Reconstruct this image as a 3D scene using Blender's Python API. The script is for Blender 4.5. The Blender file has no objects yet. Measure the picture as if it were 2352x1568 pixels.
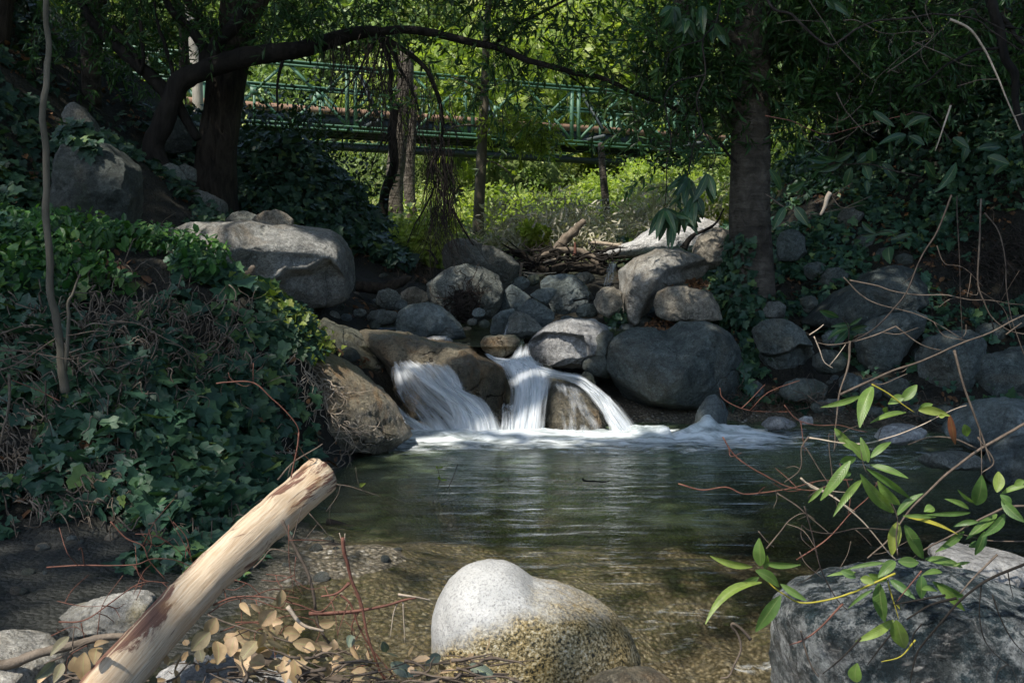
import bpy, bmesh, math, random
import numpy as np
from mathutils import Vector
from mathutils.bvhtree import BVHTree
random.seed(7); RS = np.random.RandomState(11)
scene = bpy.context.scene; COL = scene.collection
R = math.radians
# ------------------------------------------------------------------ camera geometry
CAMZ = 1.16; F = 2287.0; PITCH = math.atan(164 / F)
cp, sp = math.cos(PITCH), math.sin(PITCH)
def ray(px, py):
    a = (px - 1176) / F; b = (784 - py) / F
    return np.array([a, cp + b * sp, -sp + b * cp])
def P(px, py, Y):
    d = ray(px, py); t = Y / d[1]
    return np.array([d[0] * t, Y, CAMZ + d[2] * t])
def pix(V):                      # world -> photo pixel (for laying things out)
    x, y, z = V[:, 0], V[:, 1], V[:, 2] - CAMZ
    zc = y * cp - z * sp; yc = y * sp + z * cp
    return 1176 + F * x / zc, 784 - F * yc / zc
K = 2.778
CROP = {'A': (0, 0), 'B': (753, 0), 'C': (1505, 0), 'D': (0, 470), 'E': (753, 470), 'F': (1505, 470),
        'G': (0, 1004), 'H': (753, 1004), 'I': (1505, 1004), 'X': None}
def cr(tag, pts):
    if tag == 'X': return [tuple(p) for p in pts]
    ox, oy = CROP[tag]
    return [(ox + p[0] / K, oy + p[1] / K) for p in pts]
SUN = np.array([-0.36, -0.40, 0.84]); SUN /= np.linalg.norm(SUN)
# ------------------------------------------------------------------ numpy noise
def _h(i, j, k, s):
    n = (i.astype(np.int64) * 374761393 + j.astype(np.int64) * 668265263 + k.astype(np.int64) * 2147483647 + s * 974634777) & 0xffffffff
    n = ((n ^ (n >> 13)) * 1274126177) & 0xffffffff
    n = (n ^ (n >> 16)) & 0xffff
    return n / 32767.5 - 1.0
def vn(Q, s=0):
    i = np.floor(Q).astype(np.int64); f = Q - i; u = f * f * f * (f * (f * 6 - 15) + 10)
    x, y, z = i.T; r = 0
    for a in (0, 1):
        for b in (0, 1):
            for c in (0, 1):
                w = (u[:, 0] if a else 1 - u[:, 0]) * (u[:, 1] if b else 1 - u[:, 1]) * (u[:, 2] if c else 1 - u[:, 2])
                r = r + w * _h(x + a, y + b, z + c, s)
    return r
def fbm(Q, s=0, o=4, g=.5):
    r = 0; a = 1
    for k in range(o):
        r = r + a * vn(Q * (2.03 ** k) + 17.3 * k, s + k); a *= g
    return r
def nrmz(v): return v / np.maximum(np.linalg.norm(v, axis=-1, keepdims=True), 1e-9)
# ------------------------------------------------------------------ mesh building
class MB:
    def __init__(s): s.V = []; s.F = []; s.A = []; s.U = []; s.n = 0
    def add(s, V, Fs, rnd=0.5, uv=None):
        V = np.asarray(V, float).reshape(-1, 3)
        s.V.append(V)
        for f in (Fs if isinstance(Fs, list) else [Fs]): s.F.append(np.asarray(f, np.int64) + s.n)
        s.A.append(np.broadcast_to(np.asarray(rnd, float), (len(V),)).copy())
        s.U.append(np.zeros((len(V), 2)) if uv is None else np.asarray(uv, float))
        s.n += len(V)
    def build(s, name, mat, parent=None, loc=None, smooth=True):
        V = np.concatenate(s.V); A = np.concatenate(s.A); U = np.concatenate(s.U)
        o0 = np.array(parent['org']) if parent is not None else (np.array(loc) if loc is not None else np.zeros(3))
        me = bpy.data.meshes.new(name)
        loops = np.concatenate([f.ravel() for f in s.F]); tot = np.concatenate([np.full(len(f), f.shape[1]) for f in s.F])
        me.vertices.add(len(V)); me.vertices.foreach_set('co', (V - o0).ravel())
        me.loops.add(len(loops)); me.loops.foreach_set('vertex_index', loops.astype(np.int32))
        me.polygons.add(len(tot))
        st = np.concatenate([[0], np.cumsum(tot)[:-1]]).astype(np.int32)
        me.polygons.foreach_set('loop_start', st); me.polygons.foreach_set('loop_total', tot.astype(np.int32))
        me.polygons.foreach_set('use_smooth', np.full(len(tot), smooth))
        me.update(calc_edges=True)
        a = me.attributes.new('rnd', 'FLOAT', 'POINT'); a.data.foreach_set('value', A)
        if np.any(U):
            uvl = me.uv_layers.new(name='UVMap'); uvl.data.foreach_set('uv', U[loops].ravel())
        me.materials.append(mat)
        ob = bpy.data.objects.new(name, me); COL.objects.link(ob)
        if parent is not None: ob.parent = parent
        else: ob.location = o0.tolist()
        return ob
def empty(name, loc):
    o = bpy.data.objects.new(name, None); COL.objects.link(o); o.location = [float(v) for v in loc]; o['org'] = [float(v) for v in loc]
    o.empty_display_size = .1
    return o
def tag(o, label=None, cat=None, group=None, kind=None):
    if label: o['label'] = label
    if cat: o['category'] = cat
    if group: o['group'] = group
    if kind: o['kind'] = kind
    return o
def smooth_path(pts, rad, k=6):
    pts = np.asarray(pts, float); rad = np.asarray(rad, float)
    if len(pts) < 3:
        t = np.linspace(0, 1, k + 1)[:, None]
        return pts[0] * (1 - t) + pts[-1] * t, (rad[0] * (1 - t) + rad[-1] * t).ravel()
    A = np.vstack([2 * pts[0] - pts[1], pts, 2 * pts[-1] - pts[-2]]); out = []; ro = []
    for i in range(len(pts) - 1):
        p0, p1, p2, p3 = A[i:i + 4]
        for j in range(k):
            t = j / k
            out.append(.5 * ((2 * p1) + (-p0 + p2) * t + (2 * p0 - 5 * p1 + 4 * p2 - p3) * t * t + (-p0 + 3 * p1 - 3 * p2 + p3) * t ** 3))
            ro.append(rad[i] * (1 - t) + rad[i + 1] * t)
    out.append(pts[-1]); ro.append(rad[-1])
    return np.array(out), np.array(ro)
def tube(mb, pts, rad, seg=6, k=6, rough=0., rnd=.5, wob=0., flare=None, smoothp=True, fq=3.0):
    if np.isscalar(rad): rad = [rad] * len(pts)
    if smoothp: pts, rad = smooth_path(pts, rad, k)
    pts = np.asarray(pts, float); rad = np.asarray(rad, float)
    if wob: pts = pts + wob * np.stack([fbm(pts * fq * 1.3 + 5 * i, 31 + i, 2) for i in range(3)], 1) * np.linspace(0.2, 1, len(pts))[:, None]
    T = np.gradient(pts, axis=0); T = nrmz(T)
    up = np.array([0, 0, 1.]) if abs(T[0][2]) < .9 else np.array([1., 0, 0])
    N = np.zeros_like(T); n = nrmz(up - T[0] * (up @ T[0]))
    for i in range(len(T)):
        n = n - T[i] * (n @ T[i]); n /= max(np.linalg.norm(n), 1e-9); N[i] = n
    B = np.cross(T, N)
    th = np.arange(seg) * 2 * math.pi / seg
    ring = np.cos(th)[None, :, None] * N[:, None] + np.sin(th)[None, :, None] * B[:, None]
    rr = np.repeat(rad[:, None], seg, 1)
    if rough:
        q = (pts[:, None] + ring * rad[:, None, None]).reshape(-1, 3)
        rr = rr * (1 + rough * fbm(q * np.array([1, 1, .5]) * fq / max(rad.max(), .02) * .35, 3, 3).reshape(rr.shape))
    V = (pts[:, None] + ring * rr[:, :, None]).reshape(-1, 3)
    m = len(pts); i = np.arange(m - 1)[:, None] * seg; j = np.arange(seg)[None]
    j2 = (j + 1) % seg
    Q = np.stack([i + j, i + j2, i + seg + j2, i + seg + j], -1).reshape(-1, 4)
    V = np.vstack([V, pts[0], pts[-1] + T[-1] * rad[-1] * .5]); c0, c1 = len(V) - 2, len(V) - 1
    jj = np.arange(seg); T0 = np.stack([np.full(seg, c0), (jj + 1) % seg, jj], -1); b = (m - 1) * seg
    T1 = np.stack([np.full(seg, c1), b + jj, b + (jj + 1) % seg], -1)
    L = np.concatenate([[0], np.cumsum(np.linalg.norm(np.diff(pts, axis=0), axis=1))])
    uv = np.stack([np.repeat(L, seg), np.tile(th / 6.283, m)], 1); uv = np.vstack([uv, [0, 0], [L[-1], 0]])
    mb.add(V, [Q, np.vstack([T0, T1])], rnd, uv)
    return pts, rad
def box(mb, a, b, w, h, up=(0, 0, 1), rnd=.5):      # beam from a to b, width w, height h
    a = np.asarray(a, float); b = np.asarray(b, float); d = nrmz(b - a); up = np.asarray(up, float)
    s = nrmz(np.cross(d, up)); u = np.cross(s, d); V = []
    for p in (a, b):
        for x, y in ((-1, -1), (1, -1), (1, 1), (-1, 1)): V.append(p + s * x * w / 2 + u * y * h / 2)
    mb.add(V, np.array([[0, 3, 2, 1], [4, 5, 6, 7], [0, 1, 5, 4], [1, 2, 6, 5], [2, 3, 7, 6], [3, 0, 4, 7]]), rnd)
# leaf templates: (t along, s across, h up), faces
def tmpl(kind):
    if kind == 'quad':
        V = [(0, 0, 0), (.45, .5, .12), (1, 0, 0), (.45, -.5, .12)]; Fc = [[0, 1, 2, 3]]
    elif kind == 'lance':
        V = [(0, 0, 0), (.3, .42, .1), (.3, -.42, .1), (.45, 0, -.03), (.7, .33, .05), (.7, -.33, .05), (1, 0, -.25)]
        Fc = [[0, 3, 1], [0, 2, 3], [3, 4, 1], [3, 2, 5], [3, 6, 4], [3, 5, 6]]
    elif kind == 'oval':
        V = [(0, 0, 0), (.25, .42, .1), (.25, -.42, .1), (.5, 0, 0), (.65, .45, .08), (.65, -.45, .08), (1, 0, -.08)]
        Fc = [[0, 3, 1], [0, 2, 3], [3, 4, 1], [3, 2, 5], [3, 6, 4], [3, 5, 6]]
    elif kind == 'ivy':
        o = [(0, .0), (-.08, .28), (.12, .52), (.38, .3), (.62, .38), (.66, .2), (1, 0), (.66, -.2), (.62, -.38), (.38, -.3), (.12, -.52), (-.08, -.28)]
        V = [(.3, 0, -.05)] + [(t, s, .1 * abs(s) - .12 * max(t - .5, 0)) for t, s in o]
        n = len(o); Fc = [[0, 1 + i, 1 + (i + 1) % n] for i in range(n)]
        return np.array(V), np.array(Fc)
    return np.array(V, float), np.array(Fc)
TM = {k: tmpl(k) for k in ('quad', 'lance', 'oval', 'ivy')}
def leaves(mb, Pn, D, N, L, W, kind='lance', rnd=None):
    T, Fc = TM[kind]; n = len(Pn)
    if n == 0: return
    D = nrmz(D); N = nrmz(N - D * np.sum(N * D, 1, keepdims=True)); S = np.cross(N, D)
    L = np.broadcast_to(L, (n,)); W = np.broadcast_to(W, (n,))
    V = Pn[:, None] + D[:, None] * (T[None, :, 0:1] * L[:, None, None]) + S[:, None] * (T[None, :, 1:2] * W[:, None, None]) + N[:, None] * (T[None, :, 2:3] * W[:, None, None])
    Fs = (Fc[None] + (np.arange(n) * len(T))[:, None, None]).reshape(-1, Fc.shape[1])
    if rnd is None: rnd = RS.rand(n)
    mb.add(V.reshape(-1, 3), Fs, np.repeat(rnd, len(T)))
def rdir(n, zb=0., zs=1.):
    v = RS.randn(n, 3); v[:, 2] = v[:, 2] * zs + zb
    return nrmz(v)
# ------------------------------------------------------------------ node materials
def mat(name):
    m = bpy.data.materials.new(name); m.use_nodes = True; nt = m.node_tree; nt.nodes.clear()
    def n(t, ins=None, **kw):
        nd = nt.nodes.new(t)
        for k, v in kw.items(): setattr(nd, k, v)
        for k, v in (ins or {}).items():
            s = nd.inputs[k]
            if isinstance(v, bpy.types.NodeSocket): nt.links.new(v, s)
            elif isinstance(v, (tuple, list)) and len(v) == 3 and s.type == 'RGBA': s.default_value = (*v, 1)
            else: s.default_value = v
        return nd
    out = nt.nodes.new('ShaderNodeOutputMaterial')
    def done(sock): nt.links.new(sock, out.inputs['Surface'])
    return m, n, done
def ramp(n, fac, stops, interp='LINEAR'):
    r = n('ShaderNodeValToRGB', {'Fac': fac}); cr_ = r.color_ramp; cr_.interpolation = interp
    while len(cr_.elements) < len(stops): cr_.elements.new(.5)
    for e, (p, c) in zip(cr_.elements, stops):
        e.position = p; e.color = (*c, 1) if isinstance(c, tuple) else (c, c, c, 1)
    return r.outputs['Color']
def mix(n, f, a, b, bt='MIX'):
    nd = n('ShaderNodeMix', data_type='RGBA', blend_type=bt)
    for s, v in ((nd.inputs[0], f), (nd.inputs[6], a), (nd.inputs[7], b)):
        if isinstance(v, bpy.types.NodeSocket): s.id_data.links.new(v, s)
        else: s.default_value = (*v, 1) if isinstance(v, tuple) else v
    return nd.outputs[2]
def math_(n, op, a, b=0.):
    nd = n('ShaderNodeMath', {0: a, 1: b}, operation=op); return nd.outputs[0]
def noise(n, vec, sc, det=4, ro=.55, dist=0.):
    return n('ShaderNodeTexNoise', {'Vector': vec, 'Scale': sc, 'Detail': det, 'Roughness': ro, 'Distortion': dist}).outputs['Fac']
def rock_mat(name, c1, c2, stain, stain_amt=.5, speck=.5, rough=.75, wetline=True, bump=.7, spec=.3, crack=.5, dark=(.01, .01, .01), specsc=90., veins=0.):
    m, n, done = mat(name)
    tc = n('ShaderNodeTexCoord').outputs['Object']; oi = n('ShaderNodeObjectInfo').outputs['Random']
    off = n('ShaderNodeCombineXYZ', {0: math_(n, 'MULTIPLY', oi, 37.), 1: math_(n, 'MULTIPLY', oi, 91.), 2: 0.}).outputs[0]
    v = n('ShaderNodeVectorMath', {0: tc, 1: off}, operation='ADD').outputs[0]
    big = noise(n, v, 2.3, 6, .6, .4); c = ramp(n, big, [(.32, c1), (.68, c2)])
    mid = noise(n, v, 9., 8, .7, .8)
    c = mix(n, .8, c, ramp(n, mid, [(.3, .3), (.5, .8), (.72, 1.5)]), 'MULTIPLY')
    c = mix(n, .7, c, ramp(n, noise(n, v, 34., 5, .75), [(.34, .35), (.52, 1.), (.7, 1.45)]), 'MULTIPLY')  # colour contrast stands in for shading in the pits, besides crevice dirt
    st = ramp(n, noise(n, v, 1.7, 7, .65, 1.2), [(.5, 0.), (.66, 1.)])
    c = mix(n, math_(n, 'MULTIPLY', st, stain_amt), c, stain)
    if speck:
        sp_ = noise(n, v, specsc, 3, .8)
        c = mix(n, ramp(n, sp_, [(.52, 0.), (.62, speck)]), c, dark)
        sp2 = noise(n, v, specsc * .8 + 13, 3, .8)
        c = mix(n, ramp(n, sp2, [(.56, 0.), (.66, speck * .6)]), c, tuple(min(1, x * 1.9) for x in c2))
    if veins:
        vv = noise(n, v, 12., 12, .85, .0)
        c = mix(n, ramp(n, vv, [(.48, 0.), (.55, veins)]), c, (.66, .69, .67))
        c = mix(n, ramp(n, noise(n, v, 4., 9, .8, .0), [(.42, .85), (.53, .0)]), c, (.012, .022, .024))
    lich = ramp(n, noise(n, v, 13., 8, .8), [(.60, 0.), (.66, .35)]); c = mix(n, lich, c, tuple(min(1, x * 2.0) for x in c2))
    dv = n('ShaderNodeVectorMath', {0: v, 1: n('ShaderNodeVectorMath', {0: n('ShaderNodeTexNoise', {'Vector': v, 'Scale': 4., 'Detail': 5.}).outputs['Color'], 1: (.35, .35, .35)}, operation='MULTIPLY').outputs[0]}, operation='ADD').outputs[0]
    ck = ramp(n, n('ShaderNodeTexVoronoi', {'Vector': dv, 'Scale': 1.9}, feature='DISTANCE_TO_EDGE').outputs[0], [(.0, 1.), (.022, .0)])
    ck = math_(n, 'MULTIPLY', ck, ramp(n, noise(n, v, 2.1, 3), [(.5, 0.), (.6, crack)]))
    c = mix(n, math_(n, 'MULTIPLY', ck, .7), c, (.01, .01, .008))
    br = math_(n, 'ADD', math_(n, 'MULTIPLY', oi, .6), .7)
    c = mix(n, 1., c, n('ShaderNodeCombineColor', {0: br, 1: br, 2: br}).outputs[0], 'MULTIPLY')
    ro = rough
    if wetline:
        z = n('ShaderNodeSeparateXYZ', {0: n('ShaderNodeNewGeometry').outputs['Position']}).outputs[2]
        w = ramp(n, math_(n, 'SUBTRACT', z, math_(n, 'MULTIPLY', mid, .12)), [(.0, 1.), (.03, .0)])
        c = mix(n, math_(n, 'MULTIPLY', w, .75), c, mix(n, .5, c, (.015, .014, .01), 'MIX'))
        ro = math_(n, 'SUBTRACT', rough, math_(n, 'MULTIPLY', w, max(rough - .2, 0)))
    h = math_(n, 'ADD', math_(n, 'MULTIPLY', noise(n, v, 7., 9, .72, .5), 1.), math_(n, 'MULTIPLY', noise(n, v, 45., 6, .75), .3))
    h = math_(n, 'SUBTRACT', h, math_(n, 'MULTIPLY', ck, .5))
    bp = n('ShaderNodeBump', {'Height': h, 'Strength': bump, 'Distance': .12}).outputs[0]
    b = n('ShaderNodeBsdfPrincipled', {'Base Color': c, 'Roughness': ro, 'Specular IOR Level': spec, 'Normal': bp})
    done(b.outputs[0]); return m
def leaf_mat(name, stops, transl=.35, rough=.45, tcol=None, spec=.4, vary=.25):
    m, n, done = mat(name)
    a = n('ShaderNodeAttribute', attribute_name='rnd').outputs['Fac']
    c = ramp(n, a, stops)
    oi = n('ShaderNodeObjectInfo').outputs['Random']
    br = math_(n, 'ADD', math_(n, 'MULTIPLY', oi, vary * 2), 1 - vary)
    c = mix(n, 1., c, n('ShaderNodeCombineColor', {0: br, 1: br, 2: br}).outputs[0], 'MULTIPLY')
    v = n('ShaderNodeTexCoord').outputs['Object']
    c = mix(n, .5, c, ramp(n, noise(n, v, 40., 3), [(.3, .6), (.7, 1.3)]), 'MULTIPLY')
    b = n('ShaderNodeBsdfPrincipled', {'Base Color': c, 'Roughness': rough, 'Specular IOR Level': spec})
    t = n('ShaderNodeBsdfTranslucent', {'Color': mix(n, 1., c, (1.5, 1.6, .6), 'MULTIPLY')})
    s = n('ShaderNodeMixShader', {0: transl, 1: b.outputs[0], 2: t.outputs[0]})
    done(s.outputs[0]); return m
def bark_mat(name, c1, c2, sc=(1, 1, .25), fr=14., bump=.6, rough=.85, spec=.2, bands=0.):
    m, n, done = mat(name)
    tc = n('ShaderNodeTexCoord').outputs['Object']
    v = n('ShaderNodeMapping', {'Vector': tc, 'Scale': sc}).outputs[0]
    f = noise(n, v, fr, 8, .7, .6); g = noise(n, tc, 2.5, 5, .6)
    c = ramp(n, f, [(.32, c1), (.65, c2)]); c = mix(n, .6, c, ramp(n, g, [(.3, .4), (.7, 1.4)]), 'MULTIPLY')
    h = f
    if bands:
        v2 = n('ShaderNodeMapping', {'Vector': tc, 'Scale': (1, 1, 7)}).outputs[0]
        bb = noise(n, v2, 3.5, 5, .6, .3); c = mix(n, bands, c, ramp(n, bb, [(.4, .55), (.6, 1.15)]), 'MULTIPLY')
        h = math_(n, 'ADD', f, bb)
    bp = n('ShaderNodeBump', {'Height': h, 'Strength': bump, 'Distance': .05}).outputs[0]
    b = n('ShaderNodeBsdfPrincipled', {'Base Color': c, 'Roughness': rough, 'Specular IOR Level': spec, 'Normal': bp})
    done(b.outputs[0]); return m
M = {}
M['grey'] = rock_mat('grey_granite', (.125, .137, .12), (.30, .312, .275), (.22, .17, .11), .35, .6)
M['slab'] = rock_mat('pale_tan_granite', (.36, .34, .29), (.60, .57, .50), (.30, .22, .13), .35, .5)
M['blue'] = rock_mat('blue_grey_stone', (.07, .088, .088), (.25, .285, .275), (.10, .11, .085), .45, .35, rough=.42)
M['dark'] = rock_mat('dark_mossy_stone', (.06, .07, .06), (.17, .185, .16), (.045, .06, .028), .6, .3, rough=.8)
M['tan'] = rock_mat('tan_granite', (.19, .165, .125), (.38, .345, .275), (.24, .15, .075), .45, .55)
M['pale'] = rock_mat('pale_granite', (.42, .41, .39), (.62, .61, .58), (.35, .31, .26), .3, .4)
M['wettan'] = rock_mat('wet_tan_ledge', (.11, .105, .08), (.38, .32, .22), (.32, .17, .06), .7, .5, rough=.35, spec=.5, bump=1., crack=1.)
def front_mat():
    m, n, done = mat('speckled_white_ochre_granite')
    v = n('ShaderNodeTexCoord').outputs['Object']; s = n('ShaderNodeSeparateXYZ', {0: v}); x, z = s.outputs[0], s.outputs[2]
    w = n('ShaderNodeTexVoronoi', {'Vector': v, 'Scale': 150.}); wc = n('ShaderNodeSeparateColor', {0: w.outputs['Color']}).outputs[0]
    f = noise(n, v, 130., 4, .8); g = noise(n, v, 5., 7, .65, .5)
    white = mix(n, ramp(n, f, [(.5, 0.), (.62, .55)]), ramp(n, g, [(.3, (.34, .34, .325)), (.6, (.54, .535, .51))]), (.10, .10, .10))
    och = ramp(n, n('ShaderNodeTexNoise', {'Vector': v, 'Scale': 110., 'Detail': 2., 'Roughness': .7}).outputs['Fac'], [(.36, (.028, .03, .025)), (.46, (.19, .155, .08)), (.56, (.38, .31, .17)), (.66, (.52, .48, .37))])
    och = mix(n, ramp(n, noise(n, v, 7., 6, .6), [(.45, 0.), (.7, .6)]), och, mix(n, 1., och, (1.1, .85, .35), 'MULTIPLY'))
    xm = math_(n, 'SUBTRACT', x, .05); t = math_(n, 'SUBTRACT', math_(n, 'SUBTRACT', .345, math_(n, 'MULTIPLY', math_(n, 'MULTIPLY', xm, xm), 1.35)), z)
    t = math_(n, 'ADD', t, math_(n, 'MULTIPLY', math_(n, 'SUBTRACT', noise(n, v, 14., 8, .75), .5), .13))
    k = ramp(n, math_(n, 'MULTIPLY', math_(n, 'ADD', t, .1), 5.), [(.35, 0.), (.62, 1.)])
    c = mix(n, k, white, och)
    h = math_(n, 'ADD', math_(n, 'MULTIPLY', f, .25), math_(n, 'MULTIPLY', noise(n, v, 9., 8, .7), .8))
    h = math_(n, 'ADD', h, math_(n, 'MULTIPLY', math_(n, 'MULTIPLY', k, noise(n, v, 90., 3, .6)), .7))
    bp = n('ShaderNodeBump', {'Height': h, 'Strength': .8, 'Distance': .02}).outputs[0]
    done(n('ShaderNodeBsdfPrincipled', {'Base Color': c, 'Roughness': .8, 'Specular IOR Level': .25, 'Normal': bp}).outputs[0]); return m
M['front'] = front_mat()
M['teal'] = rock_mat('dark_grey_green_granite', (.055, .07, .064), (.165, .19, .175), (.15, .12, .075), .35, .5)  # granite darkened and greened: the shade on these rocks is put into the colour
M['bigrock'] = rock_mat('pale_brown_stained_granite', (.20, .20, .18), (.42, .41, .37), (.26, .19, .11), .5, .55)
M['yellow'] = rock_mat('yellow_stained_stone', (.40, .38, .32), (.60, .58, .52), (.30, .22, .04), .95, .3)
M['wetdark'] = rock_mat('wet_dark_ledge', (.06, .07, .055), (.26, .255, .19), (.2, .16, .06), .5, .35, rough=.35, spec=.5, bump=1., crack=1.)
M['veined'] = rock_mat('dark_veined_stone', (.025, .045, .052), (.13, .19, .21), (.12, .13, .13), .3, .3, rough=.22, spec=.8, bump=1., veins=.9, wetline=False)
M['leafg'] = leaf_mat('green_leaf', [(0, (.022, .06, .02)), (.6, (.05, .12, .035)), (1, (.11, .18, .05))])
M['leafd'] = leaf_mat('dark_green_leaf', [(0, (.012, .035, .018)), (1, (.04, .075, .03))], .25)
M['ivy'] = leaf_mat('ivy_leaf', [(0, (.02, .055, .035)), (.5, (.035, .085, .045)), (.92, (.06, .12, .05)), (1, (.14, .2, .05))], .15, .5)
M['vinca'] = leaf_mat('bright_ground_leaf', [(0, (.022, .075, .02)), (.8, (.06, .15, .03)), (1, (.14, .24, .05))], .3)
M['lime'] = leaf_mat('lime_green_leaf', [(0, (.13, .20, .03)), (.7, (.33, .40, .08)), (1, (.52, .54, .18))], .45)
M['sunny'] = leaf_mat('sunny_hillside_leaf', [(0, (.10, .15, .035)), (.5, (.38, .44, .13)), (1, (.66, .66, .30))], .35)
M['mid'] = leaf_mat('mid_green_hillside_leaf', [(0, (.05, .10, .025)), (1, (.27, .35, .09))], .3)
M['palebrush'] = leaf_mat('dry_pale_leaf', [(0, (.20, .18, .12)), (1, (.62, .58, .47))], .25)
M['litter'] = leaf_mat('brown_fallen_leaf', [(0, (.05, .025, .012)), (.6, (.16, .075, .03)), (1, (.32, .16, .07))], .1, .7)
M['fresh'] = leaf_mat('fresh_bay_leaf', [(0, (.07, .16, .04)), (.6, (.15, .26, .06)), (.9, (.25, .33, .07)), (.97, (.45, .40, .04)), (1, (.35, .12, .05))], .4, .35, spec=.5, vary=.05)
M['tanleaf'] = leaf_mat('dried_tan_leaf', [(0, (.10, .12, .08)), (.25, (.26, .18, .09)), (1, (.52, .36, .21))], .15, .6, vary=.05)
M['barkd'] = bark_mat('dark_bark', (.012, .010, .008), (.07, .055, .04), fr=16., bump=1.)
M['barkb'] = bark_mat('black_branch_bark', (.008, .007, .006), (.03, .025, .02), fr=10.)
M['barkg'] = bark_mat('grey_ringed_bark', (.06, .05, .04), (.17, .145, .115), sc=(1, 1, .8), fr=12., bands=.6, bump=1.)
M['barkp'] = bark_mat('pale_bark', (.20, .18, .15), (.45, .42, .36), fr=5.)
M['sapling'] = bark_mat('sapling_bark', (.10, .09, .065), (.18, .155, .115), fr=10., bump=.3)
M['twig'] = bark_mat('grey_twig', (.06, .045, .035), (.18, .14, .105), sc=(1, 1, 1), fr=30., bump=.2)
M['twigd'] = bark_mat('dark_twig', (.02, .016, .013), (.07, .055, .045), sc=(1, 1, 1), fr=30., bump=.2)
M['twigr'] = bark_mat('red_twig', (.085, .035, .025), (.21, .095, .065), sc=(1, 1, 1), fr=30., bump=.2, rough=.6)
M['twigp'] = bark_mat('pale_twig', (.28, .22, .16), (.55, .45, .34), sc=(1, 1, 1), fr=30., bump=.2)
M['twigy'] = bark_mat('yellow_stem', (.30, .26, .03), (.42, .36, .05), sc=(1, 1, 1), fr=30., bump=.1, rough=.5)
M['drift'] = bark_mat('driftwood', (.09, .07, .05), (.26, .21, .16), sc=(1, 1, 1), fr=12., bump=.5)
# ------------------------------------------------------------------ terrain
ROWS = [
 (-12, [(-20, 6), (-3, 1), (0, .4), (3, 1), (20, 6)]),
 (-1, [(-14, 4), (-8, 1.5), (-3, .3), (-1.5, .05), (0, -.25), (1.5, -.35), (3, .1), (8, 2), (14, 5)]),
 (2.2, [(-14, 4), (-8, 1.6), (-3, .3), (-1.6, .02), (-.6, -.04), (-.2, -.25), (1.2, -.5), (2, -.15), (3.5, .5), (8, 2.5), (14, 6)]),
 (3.2, [(-14, 5), (-8, 1.9), (-3.3, .45), (-2.2, .05), (-1.5, .02), (-.9, .0), (-.5, -.08), (0, -.12), (.5, -.22), (2, -.3), (2.8, .0), (4, .5), (8, 2.5), (14, 6)]),
 (3.95, [(-14, 5), (-8, 1.6), (-3.4, .35), (-2.4, .1), (-1.6, .05), (-1.1, .02), (-.8, .035), (-.5, .035), (-.25, -.05), (.3, -.1), (2.4, -.22), (3, .0), (4.5, .6), (8, 2.6), (14, 6)]),
 (4.5, [(-14, 6), (-8, 2.2), (-3.5, .6), (-2.4, .33), (-1.7, .2), (-1.4, .08), (-1.05, .03), (-.7, -.06), (0, -.14), (2.8, -.25), (3.2, .02), (5, .9), (8, 2.9), (14, 7)]),
 (5.2, [(-14, 6.5), (-8, 2.8), (-4, 1.15), (-3, .95), (-2.1, .8), (-1.6, .6), (-1.32, .35), (-1.12, .03), (-.9, -.15), (0, -.3), (3, -.4), (3.5, .02), (5, 1), (8, 3.2), (14, 7)]),
 (6, [(-14, 7), (-8, 3.4), (-4.5, 1.8), (-3.3, 1.3), (-2.5, 1.24), (-2.0, 1.18), (-1.5, .93), (-1.22, .6), (-1.02, .05), (-.85, -.2), (0, -.45), (2.8, -.35), (3.7, .05), (5, 1.0), (8, 3.4), (14, 7)]),
 (7, [(-14, 8), (-8, 4.3), (-5, 2.7), (-4, 1.7), (-3.5, 1.36), (-2.8, 1.22), (-2.2, 1.08), (-1.8, .9), (-1.4, .62), (-1.15, .25), (-.95, -.1), (0, -.3), (1.6, -.3), (3.0, -.02), (4, .06), (4.6, .2), (6, 1.2), (8, 3.6), (14, 7)]),
 (7.7, [(-14, 9), (-8, 5), (-5, 3.2), (-3.6, 1.65), (-2.8, 1.25), (-2.2, 1.05), (-1.8, .85), (-1.2, .55), (-.9, .3), (.5, .2), (1.2, .1), (2, .05), (3, .05), (4, .12), (5, .5), (6, 1.3), (8, 4), (14, 8)]),
 (9, [(-14, 9), (-8, 5.6), (-5, 3.4), (-3.6, 2.2), (-2.8, 1.6), (-2, 1.2), (-1.4, .8), (-1, .5), (0, .45), (1.0, .5), (1.4, .55), (1.9, .6), (2.7, .7), (4, 1.15), (6, 2.6), (8, 5), (14, 9)]),
 (11, [(-14, 9), (-9, 6.5), (-5, 3.1), (-3.3, 1.7), (-2, 1.3), (-1.4, 1.0), (0, .75), (1.6, .9), (2.5, 1.3), (4, 2.2), (6, 4.0), (9, 7), (14, 11)]),
 (13, [(-14, 9), (-9, 7), (-5, 3.8), (-3.5, 2.6), (-2.4, 1.8), (-1.6, 1.35), (0, 1.15), (2, 1.25), (3, 1.7), (5, 3.4), (9, 7.5), (14, 11)]),
 (16, [(-14, 9), (-10, 6.5), (-6, 4), (-4, 2.7), (-2.5, 1.8), (0, 1.5), (3, 1.7), (5, 3.2), (10, 7.5), (14, 11)]),
 (22, [(-25, 12), (-12, 5), (-6, 3), (-3, 2.1), (0, 1.9), (4, 2.1), (8, 4.5), (14, 8), (25, 14)]),
 (30, [(-30, 12), (-20, 6), (-10, 4), (0, 2.8), (8, 3.7), (20, 9), (30, 14)]),
 (36, [(-40, 16), (-20, 8), (0, 4.6), (10, 6), (30, 15)]),
 (60, [(-60, 30), (0, 22), (60, 32)]),
 (100, [(-90, 55), (0, 48), (90, 55)]),
 (140, [(-90, 75), (0, 70), (90, 75)])]
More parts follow.
